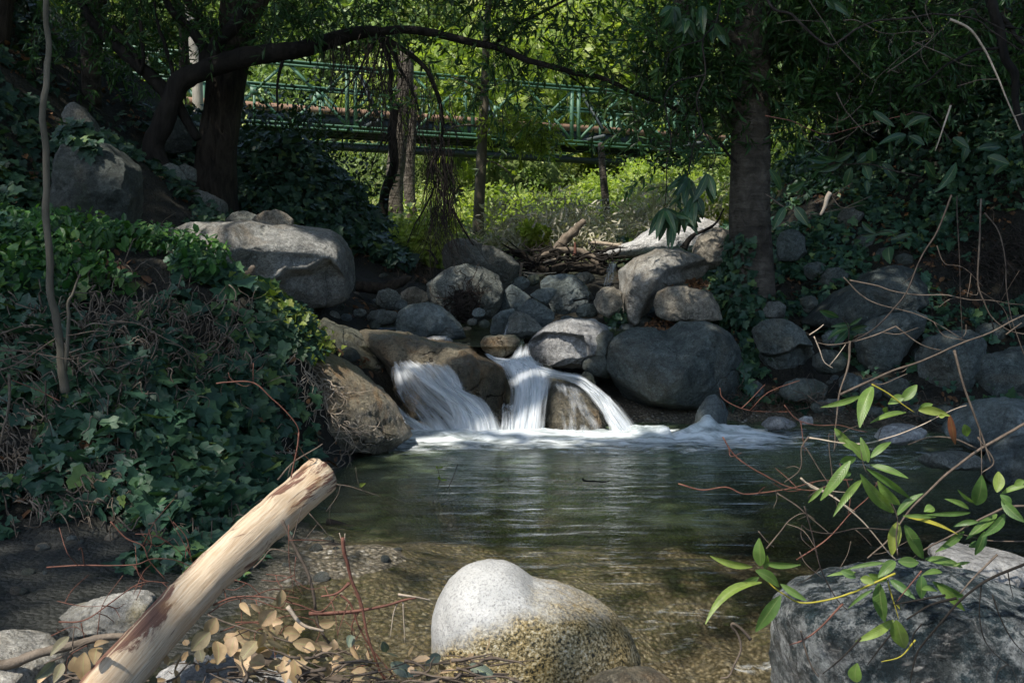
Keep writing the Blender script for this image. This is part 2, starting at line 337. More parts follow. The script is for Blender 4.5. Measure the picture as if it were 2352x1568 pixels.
RY = np.array([r[0] for r in ROWS], float); XG = np.linspace(-90, 90, 3601)
TAB = np.array([np.interp(XG, [p[0] for p in r[1]], [p[1] for p in r[1]]) for r in ROWS])
def H0(x, y):
    x = np.clip(x, -89.9, 89.9); y = np.clip(y, -11.99, 139.9)
    i = np.clip(np.searchsorted(RY, y, side='right') - 1, 0, len(RY) - 2)
    t = (y - RY[i]) / (RY[i + 1] - RY[i]); g = (x + 90) / .05; a = np.floor(g).astype(int); b = g - a
    def row(k): return TAB[k, a] * (1 - b) + TAB[k, np.minimum(a + 1, 3600)] * b
    return row(i) * (1 - t) + row(i + 1) * t
def H(x, y):
    x = np.asarray(x, float); y = np.asarray(y, float)
    h = (H0(x, y) * 2 + H0(x - .12, y) + H0(x + .12, y) + H0(x, y - .12) + H0(x, y + .12)) / 6
    Q = np.stack([x, y, 0 * x], -1).reshape(-1, 3)
    h = h + .75 * np.exp(-((x + 2.5) / .8) ** 2 - ((y - 12.4) / 1.1) ** 2)
    amp = np.clip((np.abs(h) - .02) * .5, .012, .12)
    far = np.clip((y - 14) / 20, 0, 1)
    return h + amp * fbm(Q * 1.4, 5, 5).reshape(x.shape) * (1 + 5 * far) + .006 * fbm(Q * 14, 9, 2).reshape(x.shape)
def HN(x, y, e=.06):
    gx = (H(x + e, y) - H(x - e, y)) / (2 * e); gy = (H(x, y + e) - H(x, y - e)) / (2 * e)
    return nrmz(np.stack([-gx, -gy, np.ones_like(gx)], -1))
xs = np.concatenate([np.linspace(-90, -14, 40), np.linspace(-13.6, -5, 80), np.linspace(-4.95, 5, 340), np.linspace(5.08, 14, 80), np.linspace(15, 90, 40)])
ys = np.concatenate([np.linspace(-11.9, 1.5, 40), np.linspace(1.55, 10, 300), np.linspace(10.1, 24, 130), np.linspace(24.5, 139, 110)])
GX, GY = np.meshgrid(xs, ys); GZ = H(GX, GY); nx, ny = len(xs), len(ys)
TV = np.stack([GX, GY, GZ], -1).reshape(-1, 3)
ii = (np.arange(ny - 1)[:, None] * nx + np.arange(nx - 1)[None]); TF = np.stack([ii, ii + 1, ii + nx + 1, ii + nx], -1).reshape(-1, 4)
def ground_mat():
    m, n, done = mat('stream_bank_soil')
    pos = n('ShaderNodeNewGeometry').outputs['Position']; sx = n('ShaderNodeSeparateXYZ', {0: pos})
    z = sx.outputs[2]; y = sx.outputs[1]
    soil = ramp(n, noise(n, pos, 6., 8, .7), [(.3, (.010, .010, .008)), (.6, (.03, .027, .018)), (.75, (.06, .042, .025))])
    mud = ramp(n, noise(n, pos, 4., 8, .65), [(.3, (.018, .02, .018)), (.7, (.052, .052, .043))])
    vo = n('ShaderNodeTexVoronoi', {'Vector': n('ShaderNodeMapping', {'Vector': pos, 'Scale': (1, 1, .3)}).outputs[0], 'Scale': 48.})
    vo2 = n('ShaderNodeTexVoronoi', {'Vector': pos, 'Scale': 120.})
    wn = n('ShaderNodeSeparateColor', {0: vo.outputs['Color']}).outputs[0]
    peb = ramp(n, wn, [(0, (.08, .075, .06)), (.3, (.20, .165, .11)), (.6, (.31, .25, .15)), (.85, (.40, .35, .26)), (1, (.6, .56, .48))])
    wn2 = n('ShaderNodeSeparateColor', {0: vo2.outputs['Color']}).outputs[0]
    peb2 = ramp(n, wn2, [(0, (.10, .08, .05)), (.5, (.28, .23, .15)), (1, (.48, .43, .34))])
    peb = mix(n, ramp(n, noise(n, pos, 3., 4), [(.42, 0.), (.55, 1.)]), peb, peb2)
    peb = mix(n, 1., peb, ramp(n, vo.outputs['Distance'], [(.0, 1.25), (.6, .4)]), 'MULTIPLY')
    zz = math_(n, 'ADD', z, math_(n, 'MULTIPLY', math_(n, 'SUBTRACT', noise(n, pos, 5., 5), .5), .08))
    x = sx.outputs[0]
    isg = ramp(n, math_(n, 'ADD', math_(n, 'MULTIPLY', x, .5), .5), [(0.02, 0.), (.1, 1.)])
    shore = mix(n, isg, mud, peb)
    c = mix(n, ramp(n, zz, [(.05, 0.), (.16, 1.)]), shore, soil)
    green = ramp(n, noise(n, pos, 2., 8, .75), [(.35, (.03, .05, .015)), (.55, (.10, .14, .03)), (.7, (.20, .17, .08))])
    c = mix(n, ramp(n, math_(n, 'MULTIPLY', y, .02), [(.24, 0.), (.32, 1.)]), c, green)
    wet = ramp(n, zz, [(.02, .35), (.12, .9)])
    hgt = math_(n, 'ADD', noise(n, pos, 12., 9, .75), math_(n, 'MULTIPLY', math_(n, 'SUBTRACT', 1., vo.outputs['Distance']), .5))
    bp = n('ShaderNodeBump', {'Height': hgt, 'Strength': .7, 'Distance': .06}).outputs[0]
    done(n('ShaderNodeBsdfPrincipled', {'Base Color': c, 'Roughness': wet, 'Normal': bp, 'Specular IOR Level': .35}).outputs[0]); return m
g = MB(); g.add(TV, TF); tag(g.build('ground', ground_mat()), 'dark soil banks and stony stream bed rising to a hillside', 'ground', kind='structure')
# ------------------------------------------------------------------ rocks
def ico(s):
    b = bmesh.new(); bmesh.ops.create_icosphere(b, subdivisions=s, radius=1.); b.verts.ensure_lookup_table()
    V = np.array([v.co[:] for v in b.verts]); Fc = np.array([[v.index for v in f.verts] for f in b.faces]); b.free(); return V, Fc
ICO = {s: ico(s) for s in (2, 3, 4, 5, 6)}
def centroid(p):
    x, y = p.T; x2, y2 = np.roll(x, -1), np.roll(y, -1); c = x * y2 - x2 * y; a = c.sum() / 2
    return np.array([((x + x2) * c).sum(), ((y + y2) * c).sum()]) / (6 * a)
def polar(p, c, n=360):
    q = []
    m = len(p)
    for i in range(m):       # gentle rounding of the outline
        p0, p1, p2, p3 = p[i - 1], p[i], p[(i + 1) % m], p[(i + 2) % m]
        for t in (0, .25, .5, .75):
            q.append(.5 * ((2 * p1) + (p2 - p0) * t * .8 + (2 * p0 - 5 * p1 + 4 * p2 - p3) * t * t * .8 + (3 * p1 - p0 - 3 * p2 + p3) * t ** 3 * .8) if 0 else p1 * (1 - t) + p2 * t)
    q = np.array(q); th = np.linspace(-math.pi, math.pi, n, endpoint=False); Rr = np.zeros(n)
    for k, t in enumerate(th):
        d = np.array([math.cos(t), math.sin(t)]); best = 0
        a = q - c; b = np.roll(q, -1, axis=0) - c; e = b - a
        den = d[0] * e[:, 1] - d[1] * e[:, 0]
        with np.errstate(all='ignore'):
            s = (a[:, 0] * e[:, 1] - a[:, 1] * e[:, 0]) / den; u = (a[:, 0] * d[1] - a[:, 1] * d[0]) / den
        ok = (u >= -1e-6) & (u <= 1 + 1e-6) & (s > 0)
        Rr[k] = s[ok].max() if ok.any() else 0
    Rr = np.where(Rr == 0, np.median(Rr), Rr)
    kk = np.array([1, 2, 3, 4, 3, 2, 1.]); kk /= kk.sum()
    return th, sum(w * np.roll(Rr, j - 3) for j, w in enumerate(kk))
def inpoly(x, y, p):
    c = np.zeros(len(x), bool); n = len(p)
    for i in range(n):
        x1, y1 = p[i]; x2, y2 = p[(i + 1) % n]
        if y1 == y2: continue
        k = ((y1 > y) != (y2 > y)) & (x < (x2 - x1) * (y - y1) / (y2 - y1) + x1); c ^= k
    return c
def pdist(x, y, p):
    d = np.full(len(x), 1e9); n = len(p)
    for i in range(n):
        a = np.array(p[i]); b = np.array(p[(i + 1) % n]); e = b - a; L = max(e @ e, 1e-9)
        t = np.clip(((x - a[0]) * e[0] + (y - a[1]) * e[1]) / L, 0, 1)
        d = np.minimum(d, np.hypot(x - a[0] - t * e[0], y - a[1] - t * e[1]))
    return d
COLV = []; COLF = []; coln = 0
def addcol(V, Fc):
    global coln
    if Fc.shape[1] == 4: Fc = np.vstack([Fc[:, [0, 1, 2]], Fc[:, [0, 2, 3]]])
    COLV.append(V); COLF.append(Fc + coln); coln += len(V)
addcol(TV, TF)
def rock(label, tg, pts, Y, m='grey', D=None, sub=5, noise_=.075, cuts=4, box_=.8, recess=(), name='boulder', group=None, seed=None, chips=None):
    chips = {'blue': 3, 'front': 0}.get(m, 16) if chips is None else chips
    p = np.array(cr(tg, pts)); c = centroid(p); W = P(c[0], c[1], Y); sc = Y / F
    q = (p - c) * np.array([1, -1]); th, Rr = polar(q, np.zeros(2)); Rr = Rr * sc
    rm = Rr.mean(); D = D or rm * .85
    Vn, Fc = ICO[sub]; a, c_, b = Vn[:, 0], Vn[:, 2], Vn[:, 1]
    seed = seed if seed is not None else int(abs(c[0] * 7 + c[1] * 13)) % 9999
    rs = np.random.RandomState(seed)
    t = np.arctan2(c_, a); rho = np.hypot(a, c_)
    Rt = np.interp(t, np.append(th, math.pi), np.append(Rr, Rr[0]))
    rp = rho ** box_
    kk_ = np.fft.rfft(Rr); kk_[3:] = 0; Rs_ = np.fft.irfft(kk_, len(Rr)); Rl = np.interp(t, np.append(th, math.pi), np.append(Rs_, Rs_[0])); Rt = Rl + (Rt - Rl) * rho ** (3.2 if m == 'front' else 1.6)
    dep = np.sign(b) * np.abs(b) ** .85
    Q = np.stack([np.cos(t) * rp, dep, np.sin(t) * rp], 1)      # normalised body
    for k in range(cuts):                                       # broken faces towards the viewer side and the top
        d = nrmz(np.array([rs.uniform(-.8, .8), rs.uniform(-1, -.4) if k % 3 != 2 else rs.uniform(.4, 1), rs.uniform(-.5, .7)]))
        lim = rs.uniform(.62, .85); e = Q @ d - lim
        Q = Q - np.where(e > 0, e * .88, 0)[:, None] * d
    for k in range(chips):
        d = nrmz(rs.randn(3)); d[1] = -abs(d[1]) if k % 2 else d[1]; lim = rs.uniform(.84, .96); e = Q @ d - lim; Q = Q - np.where(e > 0, e, 0)[:, None] * d
    V = np.stack([Q[:, 0] * Rt, Q[:, 1] * D, Q[:, 2] * Rt], 1)
    nz = fbm(V / rm * 1.3 + seed, seed % 97, 5, .5); rg = 1 - 2 * np.abs(fbm(V / rm * 1.1 + seed * 2, seed % 89, 4, .5))
    nn = nrmz(V)
    edge = .35 + .65 * np.clip(np.abs(b) * 1.5, 0, 1)
    V = V + nn * (fbm(V / rm * 5 + seed, 71, 4, .6) * .016 * rm * (0 if m == 'front' else 1))[:, None]
    V = V + nn * ((nz * .6 + rg * .5 + .25 * fbm(V / rm * 9 + seed, 7, 3)) * noise_ * rm * edge)[:, None]
    V = V + W
    if recess:
        px, py = pix(V)
        front = np.clip(-b * 3 + .6, 0, 1)
        for poly, amt, soft in recess:
            pp = cr(tg, poly); ins = inpoly(px, py, pp); dd = pdist(px, py, pp)
            w = np.where(ins, np.clip(dd / soft, 0, 1), 0); w = w * w * (3 - 2 * w)
            V[:, 1] += w * amt * front * (1 + .25 * nz)
    mb = MB(); mb.add(V, Fc); addcol(V, Fc)
    o = mb.build(name, M[m], loc=(W[0], W[1], V[:, 2].min()))
    tag(o, label, 'boulder' if name == 'boulder' else 'rock', group)
    return V
# middle boulders above the falls
rock('big rounded grey boulder under the dark domed boulder, middle of the stream', 'E', [(640,600),(630,500),(700,440),(780,385),(870,370),(1000,395),(1090,450),(1125,540),(1110,640),(1040,740),(900,765),(760,720),(680,650)], 9.5, 'grey', sub=6)
rock('dark domed boulder lying behind and above the big rounded grey one', 'E', [(725,330),(740,260),(830,215),(940,225),(1060,270),(1170,330),(1228,390),(1200,460),(1130,500),(1000,470),(850,430),(740,420)], 10.3, 'grey', cuts=2)
rock('dark blue wet boulder with a shiny right shoulder left of the stream', 'E', [(435,740),(450,680),(520,640),(640,620),(720,650),(800,710),(850,770),(880,830),(780,860),(640,860),(500,860),(440,830)], 8.6, 'blue', cuts=4)
rock('round dark stone just right of the big ledge boulder, by the rotten log', 'E', [(305,600),(320,550),(380,530),(450,545),(485,600),(440,680),(350,680),(305,645)], 9.6, 'grey')
rock('brownish mossy stone beside the round dark stone, left of the big rounded boulder', 'E', [(460,560),(500,530),(560,523),(630,560),(670,610),(600,655),(510,650),(475,610)], 9.6, 'tan')
rock('flat dark stone leaning on the dark blue boulder, at its left', 'E', [(240,720),(280,675),(360,665),(440,680),(455,720),(400,760),(300,765),(245,745)], 9.0, 'grey')
rock('small dark cobble in front of the flat dark stone', 'E', [(258,760),(300,738),(340,765),(325,795),(270,795)], 8.7, 'dark', sub=4, name='rock')
rock('low smooth grey stone at the foot of the dark blue boulder', 'E', [(705,825),(750,780),(830,785),(890,845),(820,870),(710,860)], 8.4, 'blue')
rock('smooth pale slab sloping down right of the big rounded boulder', 'E', [(1100,680),(1112,560),(1170,508),(1230,540),(1300,595),(1240,660),(1160,720),(1100,720)], 9.6, 'blue', cuts=2)
rock('small smooth grey stone perched on the large pale blue boulder', 'E', [(1290,575),(1340,540),(1430,528),(1465,545),(1440,590),(1400,645),(1340,615)], 9.4, 'blue', cuts=1)
rock('large pale blue boulder below the driftwood pile, lit on top', 'E', [(1360,560),(1355,490),(1400,450),(1480,440),(1570,450),(1640,500),(1685,570),(1660,650),(1600,710),(1500,715),(1430,680),(1400,600)], 9.9, 'blue', sub=6)
rock('grey stone with a cracked side below the large pale blue boulder', 'E', [(1205,665),(1260,615),(1310,600),(1380,640),(1450,690),(1465,740),(1400,785),(1330,770),(1240,700)], 9.0, 'blue', cuts=4)
rock('smooth half dome boulder standing in the upper pool', 'E', [(1145,790),(1150,720),(1200,675),(1260,690),(1330,740),(1390,800),(1350,850),(1200,850),(1140,830)], 8.6, 'grey', cuts=2)
rock('dark wet boulder left of the half dome boulder in the upper pool', 'E', [(1035,810),(1045,720),(1100,680),(1190,660),(1200,690),(1170,740),(1150,840),(1050,845)], 8.85, 'blue')
rock('round tan boulder left of the tilted pale slab', 'E', [(1695,620),(1710,560),(1760,525),(1830,518),(1880,560),(1890,640),(1850,710),(1780,725),(1720,690)], 9.1, 'tan', cuts=2)
rock('greenish low stone beside the round tan boulder at the water', 'E', [(1580,690),(1600,650),(1650,625),(1700,635),(1730,690),(1690,720),(1600,725)], 9.2, 'dark', sub=4)
rock('tilted pale slab boulder with a flat sunlit top and a broken dark side', 'E', [(1860,420),(1960,340),(2100,280),(2250,280),(2380,330),(2450,400),(2390,470),(2200,490),(2110,560),(2080,640),(2040,730),(1950,780),(1895,740),(1880,600),(1868,480)], 9.3, 'slab', sub=6, D=.55, cuts=1, noise_=.03, box_=.62,
     recess=[([(2480,320),(2280,370),(2160,402),(2085,480),(2030,590),(1985,700),(1960,800),(2200,850),(2600,600)], .17, 24)])
rock('pill shaped grey boulder right of the tilted slab, brown stain on its side', 'E', [(2080,640),(2100,560),(2160,525),(2260,515),(2360,530),(2450,560),(2490,640),(2530,740),(2400,755),(2200,755),(2100,710)], 8.75, 'tan', sub=6, cuts=2)
rock('huge heart shaped grey boulder beside the falls', 'E', [(1745,960),(1770,880),(1850,820),(1960,780),(2080,790),(2180,815),(2260,750),(2400,740),(2520,745),(2600,800),(2640,950),(2640,1100),(2560,1240),(2450,1320),(2330,1375),(2200,1375),(2080,1355),(1960,1315),(1880,1200),(1800,1100),(1750,1040)], 7.85, 'teal', sub=6, D=.6, cuts=4, noise_=.06,
     recess=[([(1760,1030),(1880,1120),(2080,1250),(2220,1270),(2400,1290),(2400,1450),(1900,1400),(1700,1200)], .28, 30), ([(2150,700),(2230,800),(2190,980),(2100,800)], .1, 30)])
rock('narrow upright grey stone wedged between the pale topped boulder and the huge heart shaped one', 'E', [(1620,1000),(1640,900),(1700,820),(1770,790),(1830,800),(1830,880),(1790,950),(1790,1040),(1800,1110),(1700,1090),(1625,1050)], 7.9, 'teal', D=.25, cuts=1)
rock('square boulder with a pale sunlit top and a wet mossy face above the falls', 'E', [(1270,960),(1290,870),(1360,800),(1450,750),(1560,725),(1700,730),(1800,780),(1830,840),(1750,900),(1680,950),(1640,1060),(1500,1060),(1380,1040),(1300,1000)], 8.05, 'pale', sub=6, D=.45, cuts=2, box_=.65,
     recess=[([(1200,900),(1380,805),(1500,810),(1640,830),(1680,900),(1700,1100),(1200,1100)], .14, 12)])
rock('small wet brown stone splitting the flow at the lip of the falls', 'E', [(970,880),(1000,840),(1100,828),(1200,830),(1228,865),(1200,930),(1120,985),(1040,970),(985,925)], 7.75, 'wettan', cuts=2)
rock('small pale stone lying flat on the ledge above the left fall', 'E', [(610,855),(680,835),(760,838),(805,870),(760,900),(680,900)], 8.0, 'pale', sub=4, name='rock', D=.12)
rock('long wet tan ledge the left fall pours over', 'E', [(150,790),(350,800),(600,850),(800,860),(900,895),(960,955),(1090,1005),(1150,1080),(1175,1150),(1160,1250),(1180,1320),(1120,1500),(600,1520),(400,1460),(385,1250),(370,1100),(300,950),(200,900)], 7.72, 'wettan', sub=6, D=.62, cuts=5, noise_=.14, box_=.6)
rock('wet mossy stone between the middle and right falls', 'E', [(1370,1380),(1375,1250),(1400,1170),(1450,1120),(1550,1130),(1650,1190),(1730,1280),(1785,1380),(1760,1500),(1600,1520),(1450,1510),(1385,1470)], 7.2, 'wettan', sub=6, D=.34, cuts=5, noise_=.14)
rock('small dark wet stone tucked under the narrow upright one', 'E', [(1600,1100),(1640,1060),(1690,1080),(1710,1130),(1700,1200),(1640,1190)], 7.55, 'wetdark', sub=4)
rock('broad wet rock under the middle fall', 'E', [(1130,1020),(1250,960),(1400,1020),(1600,1090),(1700,1180),(1800,1330),(1900,1500),(1500,1560),(1050,1540),(1080,1200)], 7.7, 'wetdark', sub=5, D=.32, cuts=2, noise_=.05, name='rock')
rock('small egg shaped blue stone at the foot of the huge heart shaped boulder', 'F', [(235,1450),(270,1320),(330,1225),(380,1207),(430,1250),(470,1330),(455,1440),(400,1480),(300,1480)], 7.1, 'blue', cuts=1)
rock('dark wet rock wall left of the falls, under the big ledge boulder', 'E', [(-60,700),(60,760),(180,800),(250,850),(330,940),(385,1040),(385,1260),(300,1290),(150,1150),(-40,1000),(-120,850)], 7.75, 'wetdark', sub=6, cuts=5, D=.35, noise_=.06)
rock('long slanting ledge with dry roots running down to the pool', 'E', [(-120,940),(0,960),(100,1020),(250,1130),(400,1260),(480,1380),(560,1500),(430,1580),(200,1600),(20,1600),(-120,1500),(-200,1250),(-220,1050)], 6.4, 'wettan', sub=6, D=.5, cuts=5, noise_=.10, box_=.7)
rock('biggest boulder, a broad pale grey ledge overhanging the left bank', 'D', [(1010,280),(1060,200),(1130,140),(1230,108),(1500,112),(1700,108),(1900,115),(2080,145),(2200,210),(2270,290),(2290,400),(2280,520),(2230,600),(2100,655),(1950,670),(1780,645),(1650,590),(1520,540),(1400,500),(1240,450),(1080,400)], 8.3, 'bigrock', sub=6, D=.75, cuts=2, noise_=.045, box_=.6,
     recess=[([(900,330),(1240,410),(1440,460),(1640,490),(1760,460),(1820,405),(1960,400),(2060,335),(2110,335),(2190,420),(2290,345),(2400,500),(2200,760),(1300,760)], .2, 20),
             ([(1400,300),(1680,300),(1900,310),(2060,330),(1950,395),(1810,400),(1740,460),(1640,484),(1500,478),(1300,440)], .05, 8), ([(1660,120),(1700,130),(1690,220),(1665,300),(1640,300),(1670,220)], .05, 6)])
rock('small tan mound shaped rock resting on the biggest boulder', 'D', [(1570,130),(1620,70),(1700,30),(1760,28),(1820,55),(1880,100),(1880,150),(1700,170)], 8.75, 'tan', cuts=1)
rock('flat grey rock beside the tan mound shaped rock', 'D', [(1430,110),(1480,50),(1560,40),(1650,70),(1660,130),(1500,150)], 9.0, 'grey')
rock('low dark stone at the left end of the biggest boulder, behind the bright leaves', 'D', [(850,180),(900,140),(1000,130),(1090,140),(1130,170),(1100,230),(900,240)], 8.3, 'dark')
rock('massive dark boulder on the left bank behind the thin sapling', 'A', [(330,1150),(350,1000),(440,930),(560,930),(650,900),(740,910),(830,980),(878,1060),(875,1250),(860,1450),(700,1560),(450,1560),(330,1450)], 7.2, 'dark', sub=6, cuts=5, noise_=.07)
rock('upright pale topped boulder above the massive dark one, ivy on it', 'A', [(400,740),(440,680),(490,660),(540,700),(610,790),(660,900),(690,1000),(560,1080),(430,1040),(400,900)], 7.6, 'grey', cuts=3)
rock('rounded boulder leaning against the dark slanting trunk, upper of two', 'A', [(1020,1080),(1080,1035),(1140,1060),(1200,1160),(1215,1270),(1130,1260),(1060,1180)], 9.6, 'grey')
rock('small boulder between the rounded boulder and the big dark trunk', 'A', [(1125,1060),(1180,1040),(1250,1080),(1250,1160),(1170,1150)], 10., 'grey', sub=4)
rock('smooth low boulder at the foot of the big dark trunk', 'A', [(1190,1380),(1200,1250),(1270,1215),(1380,1245),(1440,1300),(1450,1400),(1350,1430),(1230,1430)], 9.3, 'grey', cuts=2)
rock('dim triangular boulder between the arching tree and the big dark trunk', 'A', [(1000,860),(1060,770),(1120,740),(1190,790),(1240,860),(1230,960),(1100,980),(1010,950)], 10.6, 'dark')
rock('dim small boulder below the triangular one in the leaf litter', 'A', [(930,1300),(960,1230),(1020,1210),(1080,1270),(1080,1340),(990,1350)], 9., 'dark', sub=4)
# right bank
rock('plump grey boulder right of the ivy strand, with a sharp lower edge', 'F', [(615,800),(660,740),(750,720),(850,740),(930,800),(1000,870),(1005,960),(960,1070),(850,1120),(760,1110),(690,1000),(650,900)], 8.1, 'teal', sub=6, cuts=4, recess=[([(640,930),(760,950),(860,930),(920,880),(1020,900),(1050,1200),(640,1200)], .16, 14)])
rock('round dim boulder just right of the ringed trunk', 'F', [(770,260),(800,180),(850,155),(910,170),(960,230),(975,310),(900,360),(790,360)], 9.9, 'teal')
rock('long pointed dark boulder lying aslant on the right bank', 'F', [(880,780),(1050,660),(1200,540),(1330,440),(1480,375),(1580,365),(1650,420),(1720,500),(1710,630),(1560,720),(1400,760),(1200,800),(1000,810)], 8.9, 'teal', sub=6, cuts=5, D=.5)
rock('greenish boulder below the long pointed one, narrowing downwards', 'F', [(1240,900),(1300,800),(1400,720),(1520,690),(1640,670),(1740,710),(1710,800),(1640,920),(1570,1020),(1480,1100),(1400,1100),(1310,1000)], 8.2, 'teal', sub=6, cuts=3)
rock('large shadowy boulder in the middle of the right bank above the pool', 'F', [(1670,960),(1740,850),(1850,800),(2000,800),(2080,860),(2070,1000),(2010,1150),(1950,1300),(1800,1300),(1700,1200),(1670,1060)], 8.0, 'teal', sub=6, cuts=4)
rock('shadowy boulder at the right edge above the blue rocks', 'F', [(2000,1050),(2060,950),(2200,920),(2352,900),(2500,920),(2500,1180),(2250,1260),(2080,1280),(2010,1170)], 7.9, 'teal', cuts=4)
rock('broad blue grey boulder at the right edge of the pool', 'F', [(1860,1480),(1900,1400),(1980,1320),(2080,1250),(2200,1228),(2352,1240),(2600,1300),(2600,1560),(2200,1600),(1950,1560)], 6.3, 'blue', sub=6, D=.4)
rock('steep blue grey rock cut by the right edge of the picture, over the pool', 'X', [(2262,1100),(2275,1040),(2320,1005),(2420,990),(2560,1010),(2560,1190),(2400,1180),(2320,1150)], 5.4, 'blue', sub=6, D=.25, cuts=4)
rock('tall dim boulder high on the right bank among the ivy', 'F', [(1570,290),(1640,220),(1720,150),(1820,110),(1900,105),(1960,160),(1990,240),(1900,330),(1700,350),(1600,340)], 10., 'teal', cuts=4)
rock('squarish dark boulder under the hanging leaves, highest on the right bank', 'F', [(1560,-70),(1640,-130),(1800,-110),(1950,-60),(2050,0),(1960,110),(1700,110),(1580,50)], 10.8, 'dark', cuts=5)
rock('small dim boulder among ivy, up the slope from the ringed trunk', 'F', [(1170,80),(1190,30),(1260,10),(1330,50),(1330,140),(1240,180),(1180,150)], 10.3, 'grey')
rock('flat pale stone at the pool edge right of the egg shaped stone', 'F', [(680,1410),(730,1355),(820,1350),(910,1400),(860,1430),(720,1435)], 6.95, 'pale', sub=4, D=.15, name='rock')
rock('small pale square stone at the pool edge beside the flat one', 'F', [(915,1370),(950,1345),(1000,1350),(1010,1400),(930,1410)], 6.9, 'pale', sub=4, name='rock')
rock('round dim stone just above the small pale square stone', 'F', [(1045,1290),(1100,1235),(1180,1240),(1215,1290),(1180,1340),(1080,1345)], 7.2, 'grey', sub=5)
rock('low mossy stone under the plump grey boulder', 'F', [(790,1200),(830,1130),(900,1105),(1020,1110),(1100,1150),(1080,1230),(940,1260),(820,1250)], 7.6, 'dark')
rock('flat pale stone standing in the pool under the drooping leaves', 'F', [(1400,1480),(1440,1430),(1520,1405),(1640,1405),(1710,1425),(1700,1490),(1560,1530),(1440,1520)], 6.3, 'pale', sub=5, D=.2, name='rock')
rock('long flat grey stone lying in the pool near the steep rock', 'I', [(1680,150),(1700,105),(1790,88),(1900,100),(2020,95),(2090,130),(2080,190),(1950,205),(1750,200)], 5.3, 'grey', sub=5, D=.14, name='rock')
rock('small dim stone between the pill shaped boulder and the plump one', 'F', [(680,670),(720,620),(800,610),(840,650),(830,720),(740,735),(690,710)], 8.6, 'grey', sub=4)
rock('dim flat topped stone right of the long pointed boulder', 'F', [(1870,690),(1930,600),(2020,550),(2130,560),(2120,680),(2050,730),(1930,740)], 9., 'dark')
rock('broad dim boulder in the leaf litter at the upper right', 'F', [(1940,500),(2000,420),(2120,370),(2230,335),(2320,400),(2270,500),(2100,540),(1980,540)], 9.6, 'dark')
rock('pale sided boulder touching the right edge above the twigs', 'F', [(2270,610),(2310,520),(2352,490),(2450,500),(2470,620),(2350,640)], 8.6, 'grey')
rock('low dark stone near the right edge under the tan twig', 'F', [(2200,760),(2270,710),(2380,700),(2450,760),(2300,800)], 8.2, 'dark', sub=4)
rock('white sunlit boulder far behind the tilted slab', 'E', [(1690,320),(1800,270),(1950,235),(2050,150),(2150,110),(2300,120),(2400,70),(2500,120),(2490,290),(2300,320),(2100,330),(1900,345),(1760,345)], 12.6, 'pale', sub=6, D=.7, cuts=4)
rock('brown blocky rock against the ringed trunk, with fallen leaves on top', 'F', [(235,310),(270,200),(350,150),(430,135),(520,170),(520,300),(470,390),(300,420),(245,380)], 10.2, 'tan', cuts=5, noise_=.1)
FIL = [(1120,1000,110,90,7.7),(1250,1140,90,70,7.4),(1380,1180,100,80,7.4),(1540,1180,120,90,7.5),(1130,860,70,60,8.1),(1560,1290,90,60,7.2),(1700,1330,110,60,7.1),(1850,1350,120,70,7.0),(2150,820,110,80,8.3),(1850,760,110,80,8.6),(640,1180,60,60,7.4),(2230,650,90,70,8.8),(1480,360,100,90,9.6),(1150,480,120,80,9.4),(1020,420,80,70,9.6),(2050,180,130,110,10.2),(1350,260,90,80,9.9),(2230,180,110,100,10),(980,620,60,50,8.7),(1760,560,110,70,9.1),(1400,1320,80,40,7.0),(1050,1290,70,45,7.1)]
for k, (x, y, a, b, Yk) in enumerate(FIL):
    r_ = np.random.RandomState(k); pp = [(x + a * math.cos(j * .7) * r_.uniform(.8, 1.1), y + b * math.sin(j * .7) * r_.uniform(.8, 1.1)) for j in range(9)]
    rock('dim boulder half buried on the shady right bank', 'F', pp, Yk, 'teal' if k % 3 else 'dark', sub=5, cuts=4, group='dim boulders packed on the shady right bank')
FIL2 = [(90,560,60,40,9.3),(60,650,50,35,9.0),(200,690,45,30,8.9),(960,690,45,35,8.7),(1000,760,40,28,8.5),(920,750,38,26,8.5),(1230,500,60,45,10.4),(1310,480,50,40,10.5),(1640,470,70,45,10.2),(1530,730,50,26,8.9),(1600,740,40,24,8.8),(20,720,60,50,8.6),(120,720,40,26,8.6),(1120,430,60,50,10.8),(560,690,40,24,9.1),(470,640,44,36,9.3)]
for k, (x, y, a, b, Yk) in enumerate(FIL2):
    r_ = np.random.RandomState(k + 50); pp = [(x + a * math.cos(j * .7) * r_.uniform(.85, 1.1), y + b * math.sin(j * .7) * r_.uniform(.85, 1.1)) for j in range(9)]
    rock('medium dark stone filling a gap between the stream boulders', 'E', pp, Yk, ['blue', 'dark', 'grey'][k % 3], sub=4, cuts=3, group='medium stones between the stream boulders')
# front
rock('big speckled boulder in the middle foreground, white above and ochre below', 'H', [(645,1340),(648,1150),(680,1040),(740,930),(840,840),(920,800),(1020,788),(1130,800),(1220,850),(1310,930),(1450,950),(1620,1020),(1760,1080),(1880,1170),(1950,1270),(2005,1400),(1985,1480),(1850,1660),(1500,1760),(1000,1760),(720,1560)], 2.75, 'front', sub=6, D=.24, cuts=0, noise_=.035, box_=.75, seed=5)
rock('pale wet stone washed over by the outflow at the bottom edge', 'H', [(1600,1600),(1750,1500),(1900,1460),(2050,1470),(2180,1530),(2250,1640),(2000,1760),(1650,1740)], 2.35, 'wettan', sub=5)
rock('large dark rock with white veins in the right foreground', 'I', [(745,1568),(748,1400),(770,1200),(795,1080),(850,1010),(950,970),(1100,910),(1250,870),(1500,825),(1700,815),(1900,840),(2150,900),(2400,1000),(2700,1150),(2750,1800),(1500,2000),(780,1850)], 2.55, 'veined', sub=6, D=.33, cuts=4, noise_=.09, box_=.7)
